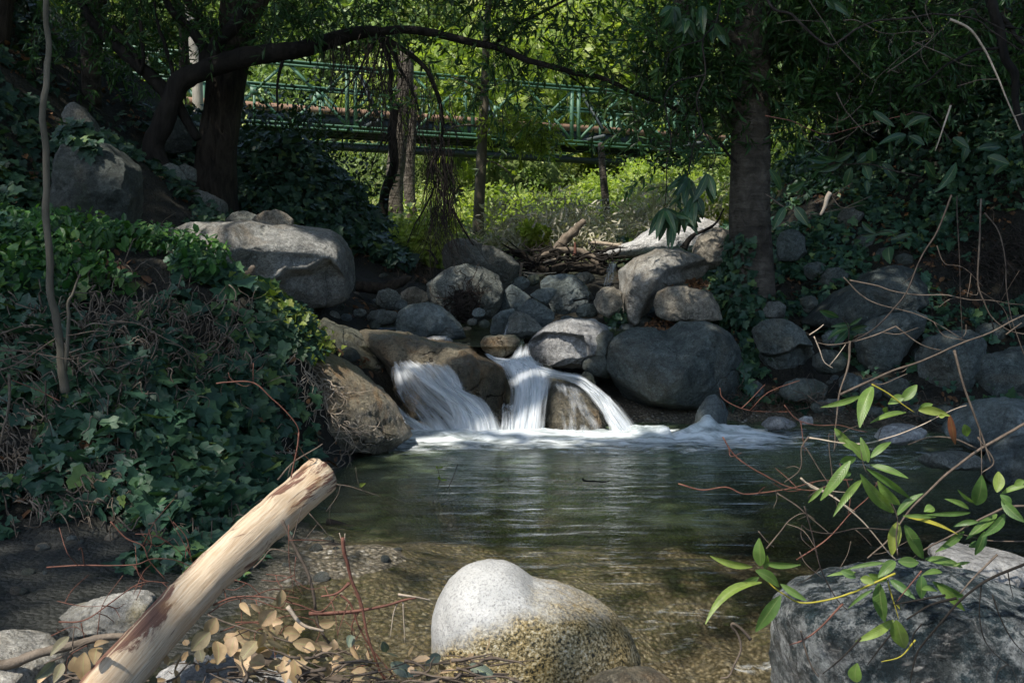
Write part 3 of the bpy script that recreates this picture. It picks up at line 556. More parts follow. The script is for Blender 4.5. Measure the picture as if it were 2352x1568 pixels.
rock('flat pale rock behind the large veined one', 'I', [(1770,770),(1800,720),(1900,715),(2050,735),(2200,760),(2352,780),(2500,830),(2450,900),(2150,920),(1880,880)], 3.05, 'pale', sub=5, D=.2, cuts=4)
rock('white and yellow stone in the puddle behind the log', 'G', [(395,1110),(460,1080),(560,1040),(700,1018),(900,1010),(975,1050),(980,1150),(920,1250),(800,1290),(640,1290),(480,1230)], 3.15, 'yellow', sub=6, D=.16, cuts=4, noise_=.08)
rock('smooth grey granite slab in the bottom left corner', 'G', [(-200,1300),(0,1250),(100,1275),(230,1325),(340,1420),(420,1568),(350,1750),(-200,1800)], 2.35, 'slab', sub=6, D=.2, cuts=1, noise_=.03)
rock('rough granite block under the tan leaves at the bottom edge', 'G', [(900,1620),(960,1540),(1050,1470),(1200,1415),(1450,1405),(1600,1430),(1800,1500),(1950,1600),(1850,1800),(1000,1800)], 2.3, 'pale', sub=6, D=.2, cuts=3, noise_=.05)
# cobbles scattered between the boulders
protos = []
spots = []
rs = np.random.RandomState(4)
for k in range(150):
    if k < 70: x, y = rs.uniform(-1.6, 2.0), rs.uniform(7.9, 11.5)
    elif k < 90: x, y = rs.uniform(-1.5, -.8), rs.uniform(7.4, 9)
    elif k < 125: x, y = rs.uniform(1.2, 5), rs.uniform(6.9, 9.5)
    else: x, y = rs.uniform(-2.4, -.4), rs.uniform(3.3, 4.2)
    s = rs.uniform(.03, .11) if k < 125 else rs.uniform(.012, .035)
    spots.append((x, y, s))
pro = {}
for k, (x, y, s) in enumerate(spots):
    z = float(H(np.array([x]), np.array([y]))[0])
    mk = ['grey', 'blue', 'tan', 'dark'][k % 4]
    key = (mk, k % 8 // 4)
    if key not in pro:
        Vn, Fc = ICO[3]; sd = k * 3 + 1
        V = Vn * np.array([1, .8, .62]) * (1 + .12 * fbm(Vn * 1.2 + sd, 3, 4))[:, None]
        mb = MB(); mb.add(V, Fc); o = mb.build('cobble', M[mk]); pro[key] = o
    else: o = pro[key].copy(); COL.objects.link(o)
    o.location = (x, y, z + s * .1); o.scale = (s, s, s); o.rotation_euler = (rs.uniform(-.3, .3), rs.uniform(-.3, .3), rs.uniform(0, 6.3))
    near = k >= 125
    tag(o, 'tiny stone lying on the muddy shore by the log' if near else 'small loose stone wedged among the boulders of the stream', 'stone', 'tiny stones on the muddy shore' if near else 'small stones among the boulders')
BVH = BVHTree.FromPolygons(np.concatenate(COLV).tolist(), np.concatenate(COLF).tolist())
def hit(px, py, maxd=200):
    d = ray(px, py); h = BVH.ray_cast(Vector((0, 0, CAMZ)), Vector(d), maxd)
    return (np.array(h[0]), np.array(h[1])) if h[0] is not None else (None, None)
def down(x, y, z0=60):
    h = BVH.ray_cast(Vector((x, y, z0)), Vector((0, 0, -1)))
    return (np.array(h[0]), np.array(h[1])) if h[0] is not None else (np.array([x, y, 0.]), np.array([0, 0, 1.]))
# ------------------------------------------------------------------ water
SKY_S = .15; SUN_S = 2.6; EXPO = 1.2; CAN_D = .8
def water_mat(name, kind):
    m, n, done = mat(name)
    pos = n('ShaderNodeNewGeometry').outputs['Position']; s = n('ShaderNodeSeparateXYZ', {0: pos})
    y = s.outputs[1]
    v1 = n('ShaderNodeMapping', {'Vector': pos, 'Scale': (1.6, 7., 1.)}).outputs[0]
    v2 = n('ShaderNodeMapping', {'Vector': pos, 'Scale': (6., 18., 1.)}).outputs[0]
    h = math_(n, 'ADD', noise(n, v1, 1.3, 4, .55, .4), math_(n, 'MULTIPLY', noise(n, v2, 1.3, 4, .6, .3), .25))
    if kind == 'rapid':
        h = math_(n, 'ADD', noise(n, n('ShaderNodeMapping', {'Vector': pos, 'Scale': (9., 3., 3.), 'Rotation': (0, 0, .5)}).outputs[0], 1.5, 6, .6, 1.), 0.)
    bp = n('ShaderNodeBump', {'Height': h, 'Strength': .34, 'Distance': .05}).outputs[0]
    fr = n('ShaderNodeFresnel', {'IOR': 1.33, 'Normal': bp}).outputs[0]
    gl = n('ShaderNodeBsdfGlossy', {'Color': (1, 1, 1), 'Roughness': .06, 'Normal': bp})
    tr = n('ShaderNodeBsdfTransparent', {'Color': (.90, .88, .80)})
    df = n('ShaderNodeBsdfDiffuse', {'Color': (.13, .17, .095) if kind != 'upper' else (.05, .06, .03)})
    deep = ramp(n, math_(n, 'ADD', math_(n, 'MULTIPLY', y, .1), math_(n, 'MULTIPLY', math_(n, 'SUBTRACT', noise(n, pos, 1.2, 4), .5), .25)), [(.42, .03), (.62, .75)])
    body = n('ShaderNodeMixShader', {0: deep, 1: tr.outputs[0], 2: df.outputs[0]})
    o = n('ShaderNodeMixShader', {0: fr, 1: body.outputs[0], 2: gl.outputs[0]}).outputs[0]
    if kind == 'rapid':
        pass
    done(o); return m
M['pool'] = water_mat('clear_green_water', 'pool'); M['upper'] = water_mat('upper_pool_water', 'upper')
def grid(fn, x0, x1, nx_, y0, y1, ny_):
    X, Y = np.meshgrid(np.linspace(x0, x1, nx_), np.linspace(y0, y1, ny_)); Z = fn(X, Y)
    V = np.stack([X, Y, Z], -1).reshape(-1, 3); i = (np.arange(ny_ - 1)[:, None] * nx_ + np.arange(nx_ - 1)[None])
    return V, np.stack([i, i + 1, i + nx_ + 1, i + nx_], -1).reshape(-1, 4)
def sst(a, b, x): t = np.clip((x - a) / (b - a), 0, 1); return t * t * (3 - 2 * t)
def poolz(X, Y):
    Q = np.stack([X, Y, 0 * X], -1).reshape(-1, 3)
    act = np.exp(-((X - .95 - (Y - 2.6) * .25) / .5) ** 2) * sst(3.9, 2.9, Y)
    z = -.30 * sst(2.95, 2.1, Y) * np.exp(-((X - .8) / .9) ** 2) - .25 * sst(2.3, 1.4, Y)
    z = z + act * (.03 * fbm(Q * np.array([7, 3.5, 1]), 3, 4).reshape(X.shape))
    z = z + sst(6.0, 7., Y) * .012 * fbm(Q * np.array([5, 9, 1]), 8, 3).reshape(X.shape) + .003 * fbm(Q * np.array([2.5, 9, 1]), 18, 3).reshape(X.shape)
    return z
V, Fc = grid(poolz, -4.2, 5.5, 420, 1.2, 7.75, 420)
mb = MB(); mb.add(V, Fc); tag(mb.build('water', M['pool']), 'clear green pool below the falls, rippling over gravel', 'water', kind='structure')
V, Fc = grid(lambda X, Y: .575 + .004 * fbm(np.stack([X * 3, Y * 6, 0 * X], -1).reshape(-1, 3), 4, 3).reshape(X.shape) + .09 * sst(8.6, 9.4, Y), -1.3, 1.35, 90, 7.62, 10.3, 90)
cx_ = V[Fc].mean(1); Fc = Fc[~((cx_[:, 0] > .1) & (cx_[:, 1] < 8.4))]
mb = MB(); mb.add(V, Fc); tag(mb.build('water', M['upper']), 'shallow upper stream behind the lip of the falls', 'water', kind='structure')

def falls_mat():
    m, n, done = mat('white_water')
    uv = n('ShaderNodeUVMap').outputs[0]; a = n('ShaderNodeAttribute', attribute_name='rnd').outputs['Fac']
    s1 = noise(n, n('ShaderNodeMapping', {'Vector': uv, 'Scale': (20., 2.2, 1)}).outputs[0], 1., 4, .6, .3)
    s2 = noise(n, n('ShaderNodeMapping', {'Vector': uv, 'Scale': (7., 1.6, 1)}).outputs[0], 1., 5, .62, .5)
    st = math_(n, 'ADD', math_(n, 'MULTIPLY', s1, .32), math_(n, 'MULTIPLY', s2, .68))
    al = math_(n, 'ADD', math_(n, 'MULTIPLY', math_(n, 'SUBTRACT', st, .5), 2.6), math_(n, 'ADD', a, .10))
    al = n('ShaderNodeClamp', {0: al}).outputs[0]
    al = math_(n, 'MULTIPLY', math_(n, 'POWER', al, 1.1), .96)
    c = ramp(n, s2, [(.3, (.70, .75, .78)), (.6, (.88, .90, .91))])
    bp = n('ShaderNodeBump', {'Height': st, 'Strength': .25, 'Distance': .02}).outputs[0]
    b = n('ShaderNodeBsdfPrincipled', {'Base Color': c, 'Roughness': .45, 'Specular IOR Level': .4, 'Normal': bp})
    t = n('ShaderNodeBsdfTranslucent', {'Color': c})
    q = n('ShaderNodeMixShader', {0: .35, 1: b.outputs[0], 2: t.outputs[0]})
    tr = n('ShaderNodeBsdfTransparent')
    done(n('ShaderNodeMixShader', {0: al, 1: tr.outputs[0], 2: q.outputs[0]}).outputs[0]); return m
M['falls'] = falls_mat()
def foam_mat():
    m, n, done = mat('foam')
    pos = n('ShaderNodeNewGeometry').outputs['Position']; a = n('ShaderNodeAttribute', attribute_name='rnd').outputs['Fac']
    s = noise(n, n('ShaderNodeMapping', {'Vector': pos, 'Scale': (3., 9., 3.)}).outputs[0], 1.6, 6, .65, .8)
    al = n('ShaderNodeClamp', {0: math_(n, 'ADD', math_(n, 'MULTIPLY', math_(n, 'SUBTRACT', s, .5), 3.), a)}).outputs[0]
    c = ramp(n, s, [(.3, (.45, .52, .5)), (.6, (.80, .84, .84))])
    b = n('ShaderNodeBsdfPrincipled', {'Base Color': c, 'Roughness': .5, 'Specular IOR Level': .4})
    tr = n('ShaderNodeBsdfTransparent')
    done(n('ShaderNodeMixShader', {0: math_(n, 'MULTIPLY', al, .93), 1: tr.outputs[0], 2: b.outputs[0]}).outputs[0]); return m
M['foam'] = foam_mat()
def fall_sheet(rows, tg, dens, nu=60, nv=70, off=.03, usc=1., bulge=.04):
    L = np.array([[*cr(tg, [r[0]])[0], r[2]] for r in rows]); Rr = np.array([[*cr(tg, [r[1]])[0], r[2]] for r in rows])
    dn = np.array(dens, float)
    t = np.linspace(0, len(rows) - 1, nv)
    def ip(A):
        PP, _ = smooth_path(A, np.zeros(len(A)), 12); tt = np.linspace(0, len(rows) - 1, len(PP))
        return np.stack([np.interp(t, tt, PP[:, k]) for k in range(3)], 1)
    L, Rr = ip(L), ip(Rr); dd = np.interp(t, np.arange(len(rows)), dn)
    V = np.zeros((nv, nu, 3)); u = np.linspace(0, 1, nu)
    for i in range(nv):
        for j in range(nu):
            q = L[i] * (1 - u[j]) + Rr[i] * u[j]; V[i, j, :2] = q[:2]; y = q[2]
            h, _ = hit(q[0], q[1])
            if h is not None and h[1] < y + .5: y = min(y, h[1] - off) if h[1] > y - .45 else y - .1
            V[i, j, 2] = y
    Yd = V[:, :, 2]
    for _ in range(6):
        Yp = np.pad(Yd, 1, mode='edge'); Yd = np.minimum(Yd, (Yp[:-2, 1:-1] + Yp[2:, 1:-1] + Yp[1:-1, :-2] + Yp[1:-1, 2:] + 2 * Yd) / 6)
    W = np.array([[P(V[i, j, 0], V[i, j, 1], Yd[i, j]) for j in range(nu)] for i in range(nv)])
    q = np.stack([np.tile(u * 14, (nv, 1)), np.repeat(t[:, None] * .8, nu, 1), np.full((nv, nu), rows[0][2])], -1).reshape(-1, 3)
    W[:, :, 1] -= (bulge * (.5 + .5 * fbm(q, 3, 3)).reshape(nv, nu)) * np.sin(u * math.pi)[None]
    W[:, :, 2] = np.maximum(W[:, :, 2], .0)
    edge = np.minimum(1, np.minimum(u, 1 - u) * 4.5)[None] ; ends = np.minimum(1, np.linspace(0, 1, nv) * 9)[:, None]
    A = dd[:, None] - (1 - edge) * .9 - (1 - ends) * .7
    ii = (np.arange(nv - 1)[:, None] * nu + np.arange(nu - 1)[None]); Fq = np.stack([ii, ii + 1, ii + nu + 1, ii + nu], -1).reshape(-1, 4)
    uu = np.tile(u * usc, (nv, 1)); vv = np.repeat(np.linspace(0, 1, nv)[:, None], nu, 1)
    return W.reshape(-1, 3), Fq, A.ravel(), np.stack([uu, vv], -1).reshape(-1, 2)
def waterfall(label, sheets, tg='E'):
    mb = MB(); u0 = 0
    for k, (rows, dens, usc) in enumerate(sheets):
        V, Fc, A, uv = fall_sheet(rows, tg, dens, usc=usc, off=.03 + .025 * k); uv[:, 0] += k * 3.7; mb.add(V, Fc, A, uv)
    o = mb.build('waterfall', M['falls'], loc=mb.V[0][-1]); tag(o, label, 'waterfall'); return o
LF = [((385,1000),(560,985),7.3),((380,1080),(680,1060),7.2),((382,1180),(800,1150),7.1),((395,1270),(960,1240),7.0),((470,1370),(1070,1330),6.92),((560,1475),(1120,1450),6.85)]
LF2 = [((400,985),(770,1000),7.3),((470,1040),(840,1080),7.15),((560,1120),(900,1170),7.05),((700,1230),(1040,1250),6.95),((860,1360),(1090,1350),6.88),((900,1470),(1120,1460),6.85)]
LF3 = [((380,1240),(420,1250),7.1),((420,1330),(520,1340),6.95),((520,1420),(640,1410),6.9),((600,1490),(760,1480),6.83)]
waterfall('wide thin veil of water pouring over the tan ledge at the left', [(LF, (.55, .7, .36, .24, .34, .75), 1.), (LF2, (.45, .5, .5, .5, .62, .95), .7), (LF3, (.3, .7, .8, 1), .3), ([((560,990),(790,1000),7.3),((640,1080),(860,1090),7.15),((690,1200),(900,1190),7.02),((760,1330),(1010,1300),6.9),((800,1470),(1060,1460),6.82)], (.4,.5,.45,.5,.8), .5)])
MF = [((1195,890),(1300,880),7.62),((1165,960),(1300,965),7.5),((1110,1010),(1370,1020),7.35),((1135,1090),(1430,1090),7.25),((1165,1190),(1420,1170),7.1),((1150,1310),(1385,1290),7.0),((1130,1470),(1375,1460),6.9)]
MF2 = [((1210,930),(1290,930),7.55),((1180,1000),(1330,1000),7.4),((1190,1090),(1370,1080),7.22),((1200,1200),(1370,1180),7.08),((1180,1330),(1360,1310),6.97),((1150,1470),(1350,1460),6.87)]
MF3 = [((985,950),(1010,940),7.5),((1040,990),(1080,970),7.45),((1100,1030),(1200,990),7.38),((1160,1080),(1300,1040),7.28)]
waterfall('thick white chute of water falling between the tan ledge and the mossy stone', [(MF, (.55, .8, .95, .95, .8, .75, .95), .6), (MF2, (.3, .8, .9, .85, .8, .95), .45), (MF3, (.4, .8, .9, .8), .3), ([((1100,1250),(1200,1260),6.98),((1090,1350),(1200,1350),6.92),((1080,1460),(1200,1460),6.86)], (.2, .3, .6), .3)])
RF = [((1290,1000),(1330,1090),7.35),((1400,1030),(1400,1110),7.28),((1500,1060),(1480,1120),7.22),((1620,1080),(1570,1150),7.15),((1720,1150),(1640,1200),7.05),((1820,1230),(1710,1290),6.98),((1910,1330),(1790,1400),6.9),((2000,1460),(1840,1480),6.85)]
RF2 = [((1400,1110),(1380,1120),7.2),((1410,1200),(1370,1200),7.08),((1400,1320),(1350,1320),6.98),((1390,1450),(1330,1450),6.88)]
RF3 = [((1640,1110),(1590,1160),7.15),((1740,1170),(1690,1230),7.0),((1800,1220),(1740,1330),6.95),((1850,1300),(1790,1420),6.88),((1950,1420),(1800,1480),6.84)]
waterfall('narrow rush of white water sliding right over the mossy stone', [(RF, (.8, .8, .72, .62, .6, .62, .7, .9), .6), (RF2, (.4, .25, .2, .5), .3), (RF3, (.4, .6, .6, .7, .9), .4), ([((1390,1090),(1640,1160),7.1),((1410,1220),(1720,1270),7.0),((1420,1400),(1810,1420),6.9),((1400,1470),(1830,1475),6.85)], (.25, .0, .02, .35), .6)])
waterfall('small far waterfall dropping from the driftwood pile', [([((1790,358),(1850,362),10.9),((1765,420),(1850,420),10.75),((1750,480),(1835,480),10.7),((1745,525),(1800,530),10.6)], (.5, .25, .25, .35), .4)])
waterfall('thin trickle beside the half dome boulder in the upper pool', [([((1150,730),(1165,730),8.5),((1130,790),(1150,790),8.4),((1115,830),(1145,835),8.3)], (.4, .35, .45), .2)])
# foam at the foot of the falls
def foam(label, fn, x0, x1, y0, y1, na, nb):
    X, Y = np.meshgrid(np.linspace(x0, x1, na), np.linspace(y0, y1, nb)); Z, A = fn(X, Y)
    V = np.stack([X, Y, Z], -1).reshape(-1, 3); i = (np.arange(nb - 1)[:, None] * na + np.arange(na - 1)[None])
    mb = MB(); mb.add(V, np.stack([i, i + 1, i + na + 1, i + na], -1).reshape(-1, 4), A.ravel()); o = mb.build('foam', M['foam']); tag(o, label, 'foam', kind='stuff'); return o
def ff(X, Y):
    Q = np.stack([X, Y, 0 * X], -1).reshape(-1, 3); n1 = fbm(Q * np.array([5, 8, 1]), 12, 4).reshape(X.shape)
    hump = .11 * np.exp(-((X - 1.3) / .16) ** 2 - ((Y - 6.85) / .12) ** 2) + .07 * np.exp(-((X - 1.62) / .2) ** 2 - ((Y - 6.8) / .1) ** 2) + .05 * np.exp(-((Y - 6.85) / .12) ** 2) * (X < 1.1)
    z = .008 + hump * (1 + .5 * n1) + .012 * np.abs(n1)
    A = .95 * sst(5.7, 6.8, Y) * sst(-1.12, -.7, X) * (1 - .95 * sst(1.5, 2.3, X)) - .55 * sst(6.85, 5.9, Y)
    A = np.where(X > 1.9, A * sst(6.6, 6.8, Y) , A) - .9 * sst(.12, 0., 3.0 - X)
    return z, A
foam('white foam churning along the foot of the falls', ff, -1.15, 3.0, 5.7, 7.15, 220, 90)
def fo(X, Y):
    z = poolz(X, Y) + .006; c = .85 + (2.6 - Y) * -.15
    A = .6 * np.exp(-((X - c) / .28) ** 2) * sst(3.1, 2.4, Y) - .15 * sst(3.4, 2.6, Y) ** -0 * 0 - .28 + .1 * sst(2.6, 2.0, Y)
    return z, A
foam('streaks of foam in the outflow between the front boulders', fo, .2, 1.7, 1.5, 3.4, 120, 140)
# ------------------------------------------------------------------ bridge
def flat_mat(name, c, rough=.5, metal=0., nz=.3, spec=.4):
    m, n, done = mat(name); v = n('ShaderNodeTexCoord').outputs['Object']
    cc = mix(n, 1., c, ramp(n, noise(n, v, 3., 8, .7), [(.3, 1 - nz), (.7, 1 + nz)]), 'MULTIPLY')
    cc = mix(n, ramp(n, noise(n, v, 9., 8, .8), [(.62, 0.), (.7, .6)]), cc, (.12, .06, .03))
    done(n('ShaderNodeBsdfPrincipled', {'Base Color': cc, 'Roughness': rough, 'Metallic': metal, 'Specular IOR Level': spec}).outputs[0]); return m
M['bgreen'] = flat_mat('green_bridge_paint', (.07, .15, .085)); M['bdark'] = flat_mat('dark_bridge_steel', (.02, .03, .028), .6)
M['deck'] = flat_mat('rusty_orange_timber', (.27, .16, .10), .8)
A0 = np.array([-4.77, 25.8]); DD = np.array([.903, .43]); PPd = np.array([-.43, .903])
def BP(s, w, z): q = A0 + DD * s + PPd * w; return np.array([q[0], q[1], z])
br = tag(empty('truss_bridge', BP(2, 1.6, 4.7)), 'green steel truss footbridge with a rusty deck edge crossing high over the stream', 'bridge')
S0, S1 = .683 - 3.3 * 4, .683 + 3.3 * 5; ZB, ZT = 4.80, 6.33
joints = [.683 + 3.3 * k for k in range(-4, 6)]
for w, nm in ((0., 'near'), (3.3, 'far')):
    t1, t2 = MB(), MB()
    for z in (ZB, ZT):
        for dz in (-.05, .05): box(t1, BP(S0, w, z + dz), BP(S1, w, z + dz), .12, .045)
        box(t1, BP(S0, w + .02, z), BP(S1, w + .02, z), .03, .12)
    tr_ = t1.build('chord', M['bgreen'], br)
    for j, s in enumerate(joints):
        mbp = MB()
        for d in (-.11, .11): box(mbp, BP(s + d, w - .003, ZB), BP(s + d, w - .003, ZT), .08, .09, up=(DD[0], DD[1], 0))
        mbp.build('post', M['bgreen'], br)
        if j < len(joints) - 1:
            mbd = MB(); zc = (ZB + ZT) / 2; h = 3.3 / 4
            for c in (s + h, s + 3 * h):
                for e in (-1, 1):
                    for f_ in (-1, 1): box(mbd, BP(c, w + .006 * e, zc), BP(c + e * h * .92, w + .006 * e, ZB + .04 if f_ < 0 else ZT - .04), .055, .07)
                box(mbd, BP(c, w - .01, ZB), BP(c, w - .01, zc), .05, .06, up=(DD[0], DD[1], 0))
                box(mbd, BP(c - .1, w - .025, zc), BP(c + .1, w - .025, zc), .02, .2)
            mbd.build('bracing', M['bgreen'], br)
    if w == 0:
        for s in joints:
            mbr = MB(); box(mbr, BP(s + .22, -.03, ZT - .15), BP(s + .42, -.9, ZB + .25), .07, .08); box(mbr, BP(s + .42, -.95, ZB + .1), BP(s + .42, 3.9, ZB + .1), .07, .1)
            mbr.build('outrigger', M['bdark'], br)
mbx = MB(); box(mbx, BP(S0, .55, 5.31), BP(S1, .55, 5.31), .12, .17); mbx.build('deck_edge', M['deck'], br)
mbx = MB(); box(mbx, BP(S0, 1.75, 5.2), BP(S1, 1.75, 5.2), 2.2, .06)
for w in (.6, 1.2, 1.8, 2.4, 2.9): box(mbx, BP(S0, w, 5.04), BP(S1, w, 5.04), .09, .26)
mbx.build('deck', M['bdark'], br)
mbx = MB(); box(mbx, BP(S0, .9, 4.42), BP(S1, .9, 4.42), .2, .16)
for s in np.arange(S0, S1, 1.1): box(mbx, BP(s, .9, 4.42), BP(s + .02, .9, 4.8), .04, .04, up=(1, 0, 0)); box(mbx, BP(s, .9, 4.46), BP(s + .9, .9, 4.78), .035, .035)
mbx.build('lower_girder', M['bdark'], br)

# ------------------------------------------------------------------ crown openings shaped along the sun so chosen spots are lit
GAPS = []
def gap(px, py, Y, r, s=1.): GAPS.append((P(px, py, Y), r, s))
for a in [(500,1300,2.5,.45,1),(700,1120,2.9,.35,1),(350,1450,2.2,.4,1),(520,1480,2.3,.4,1),(850,1400,2.5,.35,1),(1150,1330,2.65,.5,1),(1250,1480,2.5,.55,1),(1420,1430,2.6,.55,1),(1200,860,7.2,.6,1),(1000,930,7.0,.55,1),(1420,930,6.9,.45,1),(1380,1450,2.7,.33,1),(1000,1560,2.4,.3,1),
          (2050,1440,2.4,.5,1),(1850,1420,2.4,.3,1),(2250,1300,3.0,.5,.9),(2100,1150,2.1,.5,.95),(1750,1300,2.1,.35,1),(2000,950,2.2,.35,.9),(2250,1150,2.2,.4,.8),(1550,1400,2.9,.35,.8),
          (820,1300,4.0,.5,.85),(250,1400,3.1,.35,.9),(1200,1200,4.4,.9,.55),(1600,1250,4.,.8,.45),
          (1180,900,7.1,.5,1),(980,900,7.1,.45,.85),(1350,960,6.9,.5,.9),(1050,960,6.9,.4,.8),(1310,760,7.8,.35,1),(1000,800,7.6,.4,.45),(1150,1000,6.6,.8,.6),
          (1480,600,9.2,.45,1),(1440,660,9.1,.25,.9),(1545,680,8.6,.28,.85),(1390,680,9.,.25,.9),(1450,540,12.5,1.2,1),(1620,590,10.2,.4,.95),
          (480,560,7.8,.5,.9),(620,570,7.7,.55,1),(760,580,7.7,.5,1),(610,500,8.6,.4,.9),(1060,600,9.4,.5,.6),(1150,590,10.2,.5,.75),(1300,650,9.8,.5,.85),(1200,690,9.5,.35,.7),(980,690,8.4,.35,.6),
          (200,560,6.3,.6,.35),(330,620,6.,.6,.35),(2080,1420,2.3,.8,1),(2250,1500,2.2,.6,1),(860,930,6.3,.35,.9),(780,880,6.4,.3,.8),(1040,850,7.2,.35,.9),(300,1250,4.0,.5,.6),(1100,1250,4.2,.8,.5),(1450,1350,3.2,.6,.6),(450,900,5.2,.5,.25),(650,740,6.5,.3,.8),(100,520,6.6,.4,.45),(560,650,6.2,.35,.45),(400,1150,4.6,.5,.4),(380,1060,4.8,.4,.3),
          (1550,790,7.5,.3,.2),(100,170,9,.5,.4),(100,1520,2.3,.5,1),(420,1540,2.2,.4,1),(1900,480,7.5,.15,1)]: gap(*a)
GP = np.array([g_[0] for g_ in GAPS]); GR = np.array([g_[1] for g_ in GAPS]); GS = np.array([g_[2] for g_ in GAPS])
def keep(Q):
    k = np.ones(len(Q), bool)
    for T, r, s in zip(GP, GR, GS):
        v = Q - T; t = v @ SUN; d = np.linalg.norm(v - t[:, None] * SUN, axis=1)
        w = r * (1 + .55 * fbm((v - t[:, None] * SUN) * (1.1 / r) + T, 21, 3))
        k &= ~((t > .8) & (d < w) & (RS.rand(len(Q)) < s))
    return k
def sticks(mb, A, B, r0, r1, rnd=.5):
    n = len(A); D = nrmz(B - A); u = np.where(np.abs(D[:, 2:3]) > .9, np.array([[1., 0, 0]]), np.array([[0, 0, 1.]]))
    S = nrmz(np.cross(D, u)); T = np.cross(S, D); V = []
    for Pp, r in ((A, r0), (B, r1)):
        r = np.broadcast_to(r, (n,))[:, None]
        for c, s in ((1, 0), (-.5, .866), (-.5, -.866)): V.append(Pp + S * c * r + T * s * r)
    V = np.stack(V, 1).reshape(-1, 3); b = np.arange(n)[:, None] * 6
    Fq = np.concatenate([b + np.array([[i, (i + 1) % 3, 3 + (i + 1) % 3, 3 + i]]) for i in range(3)])
    mb.add(V, Fq, rnd)
def sprays(mbl, mbt, C, tw=.32, nl=12, L=.085, W=.02, droop=.45, kind='lance', lv=.3, gapf=True, r=.003, outc=None, ny=.3, nz=.7):
    if gapf: C = C[keep(C)]
    n = len(C)
    if n == 0: return
    D = rdir(n, -droop)
    if outc is not None: D = nrmz(D + .8 * nrmz(C - outc))
    tl = tw * RS.uniform(.6, 1.3, n)
    if mbt is not None: sticks(mbt, C - D * tl[:, None] * .6, C + D * tl[:, None], r, r * .5)
    t = RS.rand(n, nl); Pn = (C[:, None] + D[:, None] * (t * tl[:, None])[..., None]).reshape(-1, 3)
    Dl = nrmz(np.repeat(D, nl, 0) * .9 + RS.randn(n * nl, 3) * .65 + np.array([0, 0, -.15]))
    Nn = RS.randn(n * nl, 3) * .6 + np.array([0, -ny, nz]); s = RS.uniform(.6, 1.25, n * nl)
    shade = np.clip(np.repeat(RS.rand(n), nl) * .5 + RS.rand(n * nl) * .5, 0, 1)
    leaves(mbl, Pn, Dl, Nn, L * s, W * s, kind, shade)
def ell(c, r, n, thr=-.15, fq=1.5, sd=1, shell=0.):
    q = nrmz(RS.randn(n, 3)) * (RS.rand(n, 1) ** (1 / 3) * (1 - shell) + shell); Q = np.array(c) + q * np.array(r)
    return Q[fbm(Q * fq, sd, 3) > thr]
def mk_tree(name, label, base, trunks, bark, leafm, leaf_centres, group=None, cat='tree', kw={}, limbs=(), rough=.12, seg=14, limbm=None):
    e = tag(empty(name, base), label, cat, group)
    mb = MB(); [tube(mb, np.array(p), r, seg, 7, rough, fq=3.) for p, r in trunks]; mb.build('trunk', M[bark], e)
    if limbs:
        for p, r in limbs: mb = MB(); tube(mb, np.array(p), r, 8, 6, .08, wob=.03); mb.build('branch', M[limbm or bark], e)
    if leaf_centres is not None:
        ml, mt = MB(), MB(); sprays(ml, mt, leaf_centres, **kw)
        if ml.n: ml.build('crown', M[leafm], e, smooth=False); mt.build('twigs', M['twigd'], e)
    return e
def PL(pts, Y, tg='X', dy=0.):       # traced path at a depth (Y may be list)
    q = cr(tg, pts); Ys = Y if isinstance(Y, (list, tuple)) else [Y + dy * i / max(len(q) - 1, 1) for i in range(len(q))]
    return [P(a, b, y) for (a, b), y in zip(q, Ys)]
def px_r(w, Y): return w / 2 * Y / F
# big dark trunk, left
Y = 10.8
mk_tree('oak_tree', 'thick rough barked dark trunk standing behind the biggest boulder', P(490, 490, Y),
        [(PL([(470,500),(485,430),(500,330),(520,200),(540,100),(545,0),(560,-200),(600,-500)], Y), [px_r(w, Y) for w in (140, 105, 95, 92, 80, 78, 70, 50)]),
         (PL([(560,60),(600,0),(640,-120),(720,-260)], Y), [px_r(w, Y) for w in (40, 34, 30, 20)])],
        'barkd', 'leafg', np.vstack([ell(P(560, -480, Y), (3, 2.5, 1.4), 900), ell(P(420, 20, Y + 1), (1.6, 1.5, .7), 330), ell(P(250, 90, Y), (.9, 1., .6), 110)]), rough=.22, seg=28,
        kw=dict(L=.10, W=.026), limbs=[(PL([(540,150),(470,60),(420,-20),(380,-120)], Y), [.07, .05, .04, .03])])
# arching tree
Y = 9.8
arch = [(PL([(447,520),(400,440),(360,370),(352,330),(372,290),(389,245),(407,198),(430,178),(460,165),(540,137),(640,120),(700,112),(792,83),(850,72),(880,78)], Y), [px_r(w, Y) for w in (58, 52, 50, 48, 46, 46, 48, 48, 46, 44, 40, 38, 32, 26, 20)]),
        (PL([(372,300),(389,232),(350,180),(288,126),(230,72),(200,30),(150,-60)], Y + .1), [px_r(w, Y) for w in (34, 34, 30, 26, 22, 18, 12)]),
        (PL([(430,180),(480,150),(500,100),(545,52),(560,0),(600,-80)], Y + .1), [px_r(w, Y) for w in (34, 36, 34, 30, 22, 16)]),
        (PL([(470,150),(468,110),(430,60),(390,20),(370,-40)], Y + .2), [px_r(w, Y) for w in (30, 26, 20, 16, 12)])]
limbs = [(PL([(455,320),(420,260),(405,200)], Y + .1), [px_r(w, Y) for w in (20, 24, 24)])]
def BL(pts, w, Yl=Y, tg='X', dy=0.): limbs.append((PL(pts, Yl, tg, dy), list(np.linspace(px_r(w[0], Yl), px_r(w[1], Yl), len(pts)))))
BL([(260,60),(310,120),(320,170),(330,110),(310,20)], (10, 8)); BL([(400,195),(385,120),(365,60),(350,0)], (10, 7)); BL([(655,125),(636,180),(640,255)], (9, 4))
BL([(860,75),(920,110),(970,150),(1000,210),(1015,280),(1010,340),(1025,420),(1010,520)], (14, 3))
